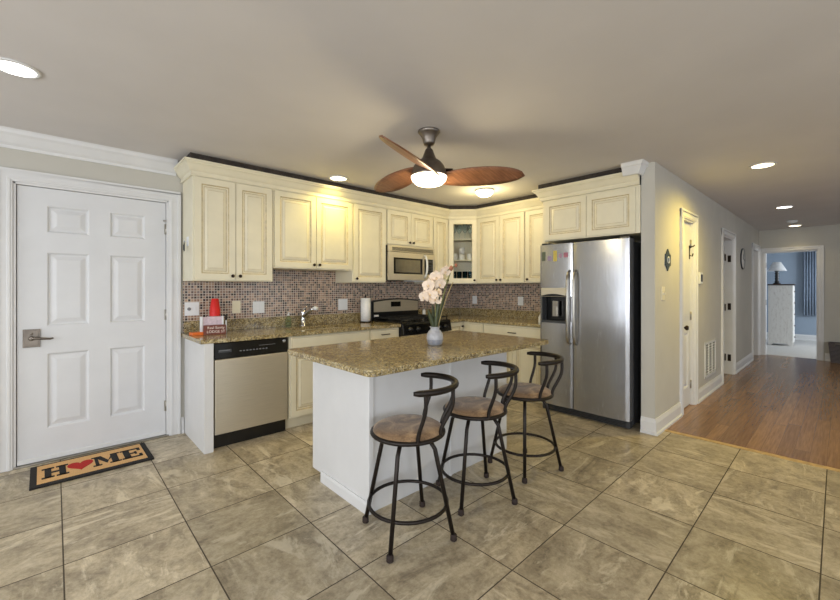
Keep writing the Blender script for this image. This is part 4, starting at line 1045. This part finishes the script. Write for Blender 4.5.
m.add(sum(q, []), [(3, 2, 1, 0)] + [(r*4+k, r*4+(k+1) % 4, r*4+4+(k+1) % 4, r*4+4+k) for r in range(3) for k in range(4)] + [(12, 13, 14, 15)]); m.build('body', M['basket'], t)
for sx_ in (-1, 1):
    m = MB(); m.tube([(sx_*.112, -.04, .29), (sx_*.135, -.03, .34), (sx_*.135, .03, .34), (sx_*.112, .04, .29)], .006, 6); m.build('handle', M['brownp'], t)

# ------------------------------------------------------------------ bedroom
t = thing('dresser', 'tall distressed white wooden chest inside the bedroom doorway', 'dresser', (12.0, .79, 0))
dw, dd_ = .41, .34
m = MB(); m.prism([(0, 0), (.05, 0), (.09, .05), (dw-.09, .05), (dw-.05, 0), (dw, 0), (dw, 1.36), (0, 1.36)], 0, .02, 0, lambda p: Vector((p.z, p.x, p.y))); m.build('side_panel', M['dist'], t, .003)
m = MB(); m.prism([(0, 0), (.05, 0), (.09, .05), (dw-.09, .05), (dw-.05, 0), (dw, 0), (dw, 1.36), (0, 1.36)], dd_-.02, dd_, 0, lambda p: Vector((p.z, p.x, p.y))); m.build('side_panel', M['dist'], t, .003)
m = MB(); m.box(.02, dd_-.02, .01, dw-.005, .06, 1.36); m.build('body', M['dist'], t)
m = MB(); m.box(-.012, dd_+.012, -.025, dw+.012, 1.36, 1.39); m.build('top', M['dkwood'], t, .004)
for k in range(5):
    m = MB(); z = .08+k*.255; m.box(.025, dd_-.025, -.012, .01, z, z+.245); o = m.build('drawer', M['dist'], t, .004)
    m = MB(); m.lathe([(.01, 0), (.016, .02), (0, .024)], (dd_/2, -.012, z+.12), 10, 0, '-y'); m.build('knob', M['dkwood'], o)
t = thing('table_lamp', 'lamp with black turned base and white shade on the chest', 'lamp', (12.12, 1.06, 1.39))
m = MB(); prof = [(.07, 0), (.07, .02), (.04, .03)]
for k in range(5): prof += [(.045, .06+k*.06), (.025, .09+k*.06)]
prof += [(.012, .36), (0, .36)]
m.lathe(prof, seg=18); m.build('base', M['black'], t)
m = MB(); m.lathe([(.17, .30), (.07, .50), (.068, .50), (.167, .30)], seg=24, close=False); m.build('lamp_shade', M['shade'], t)
t = thing('curtain', 'blue grey curtain panel hanging on the bedroom wall', 'curtain', (13.62, .55, .62))
m = MB(); n = 40; vs = []; fs = []
for i in range(n+1):
    y = -.15+.30*i/n; x = .03*math.sin(i*.95)
    vs += [(x*1.2, y, 0), (x, y*.95, 1.63)]
for i in range(n): fs.append((i*2, i*2+2, i*2+3, i*2+1))
m.add(vs, fs, 0, True); o = m.build('panel', M['curtain'], t); sd = o.modifiers.new('thick', 'SOLIDIFY'); sd.thickness = .004
m = MB(); m.tube([(.0, -.3, 1.64), (.0, .35, 1.64)], .012, 8); m.build('rod', M['bronze'], t)
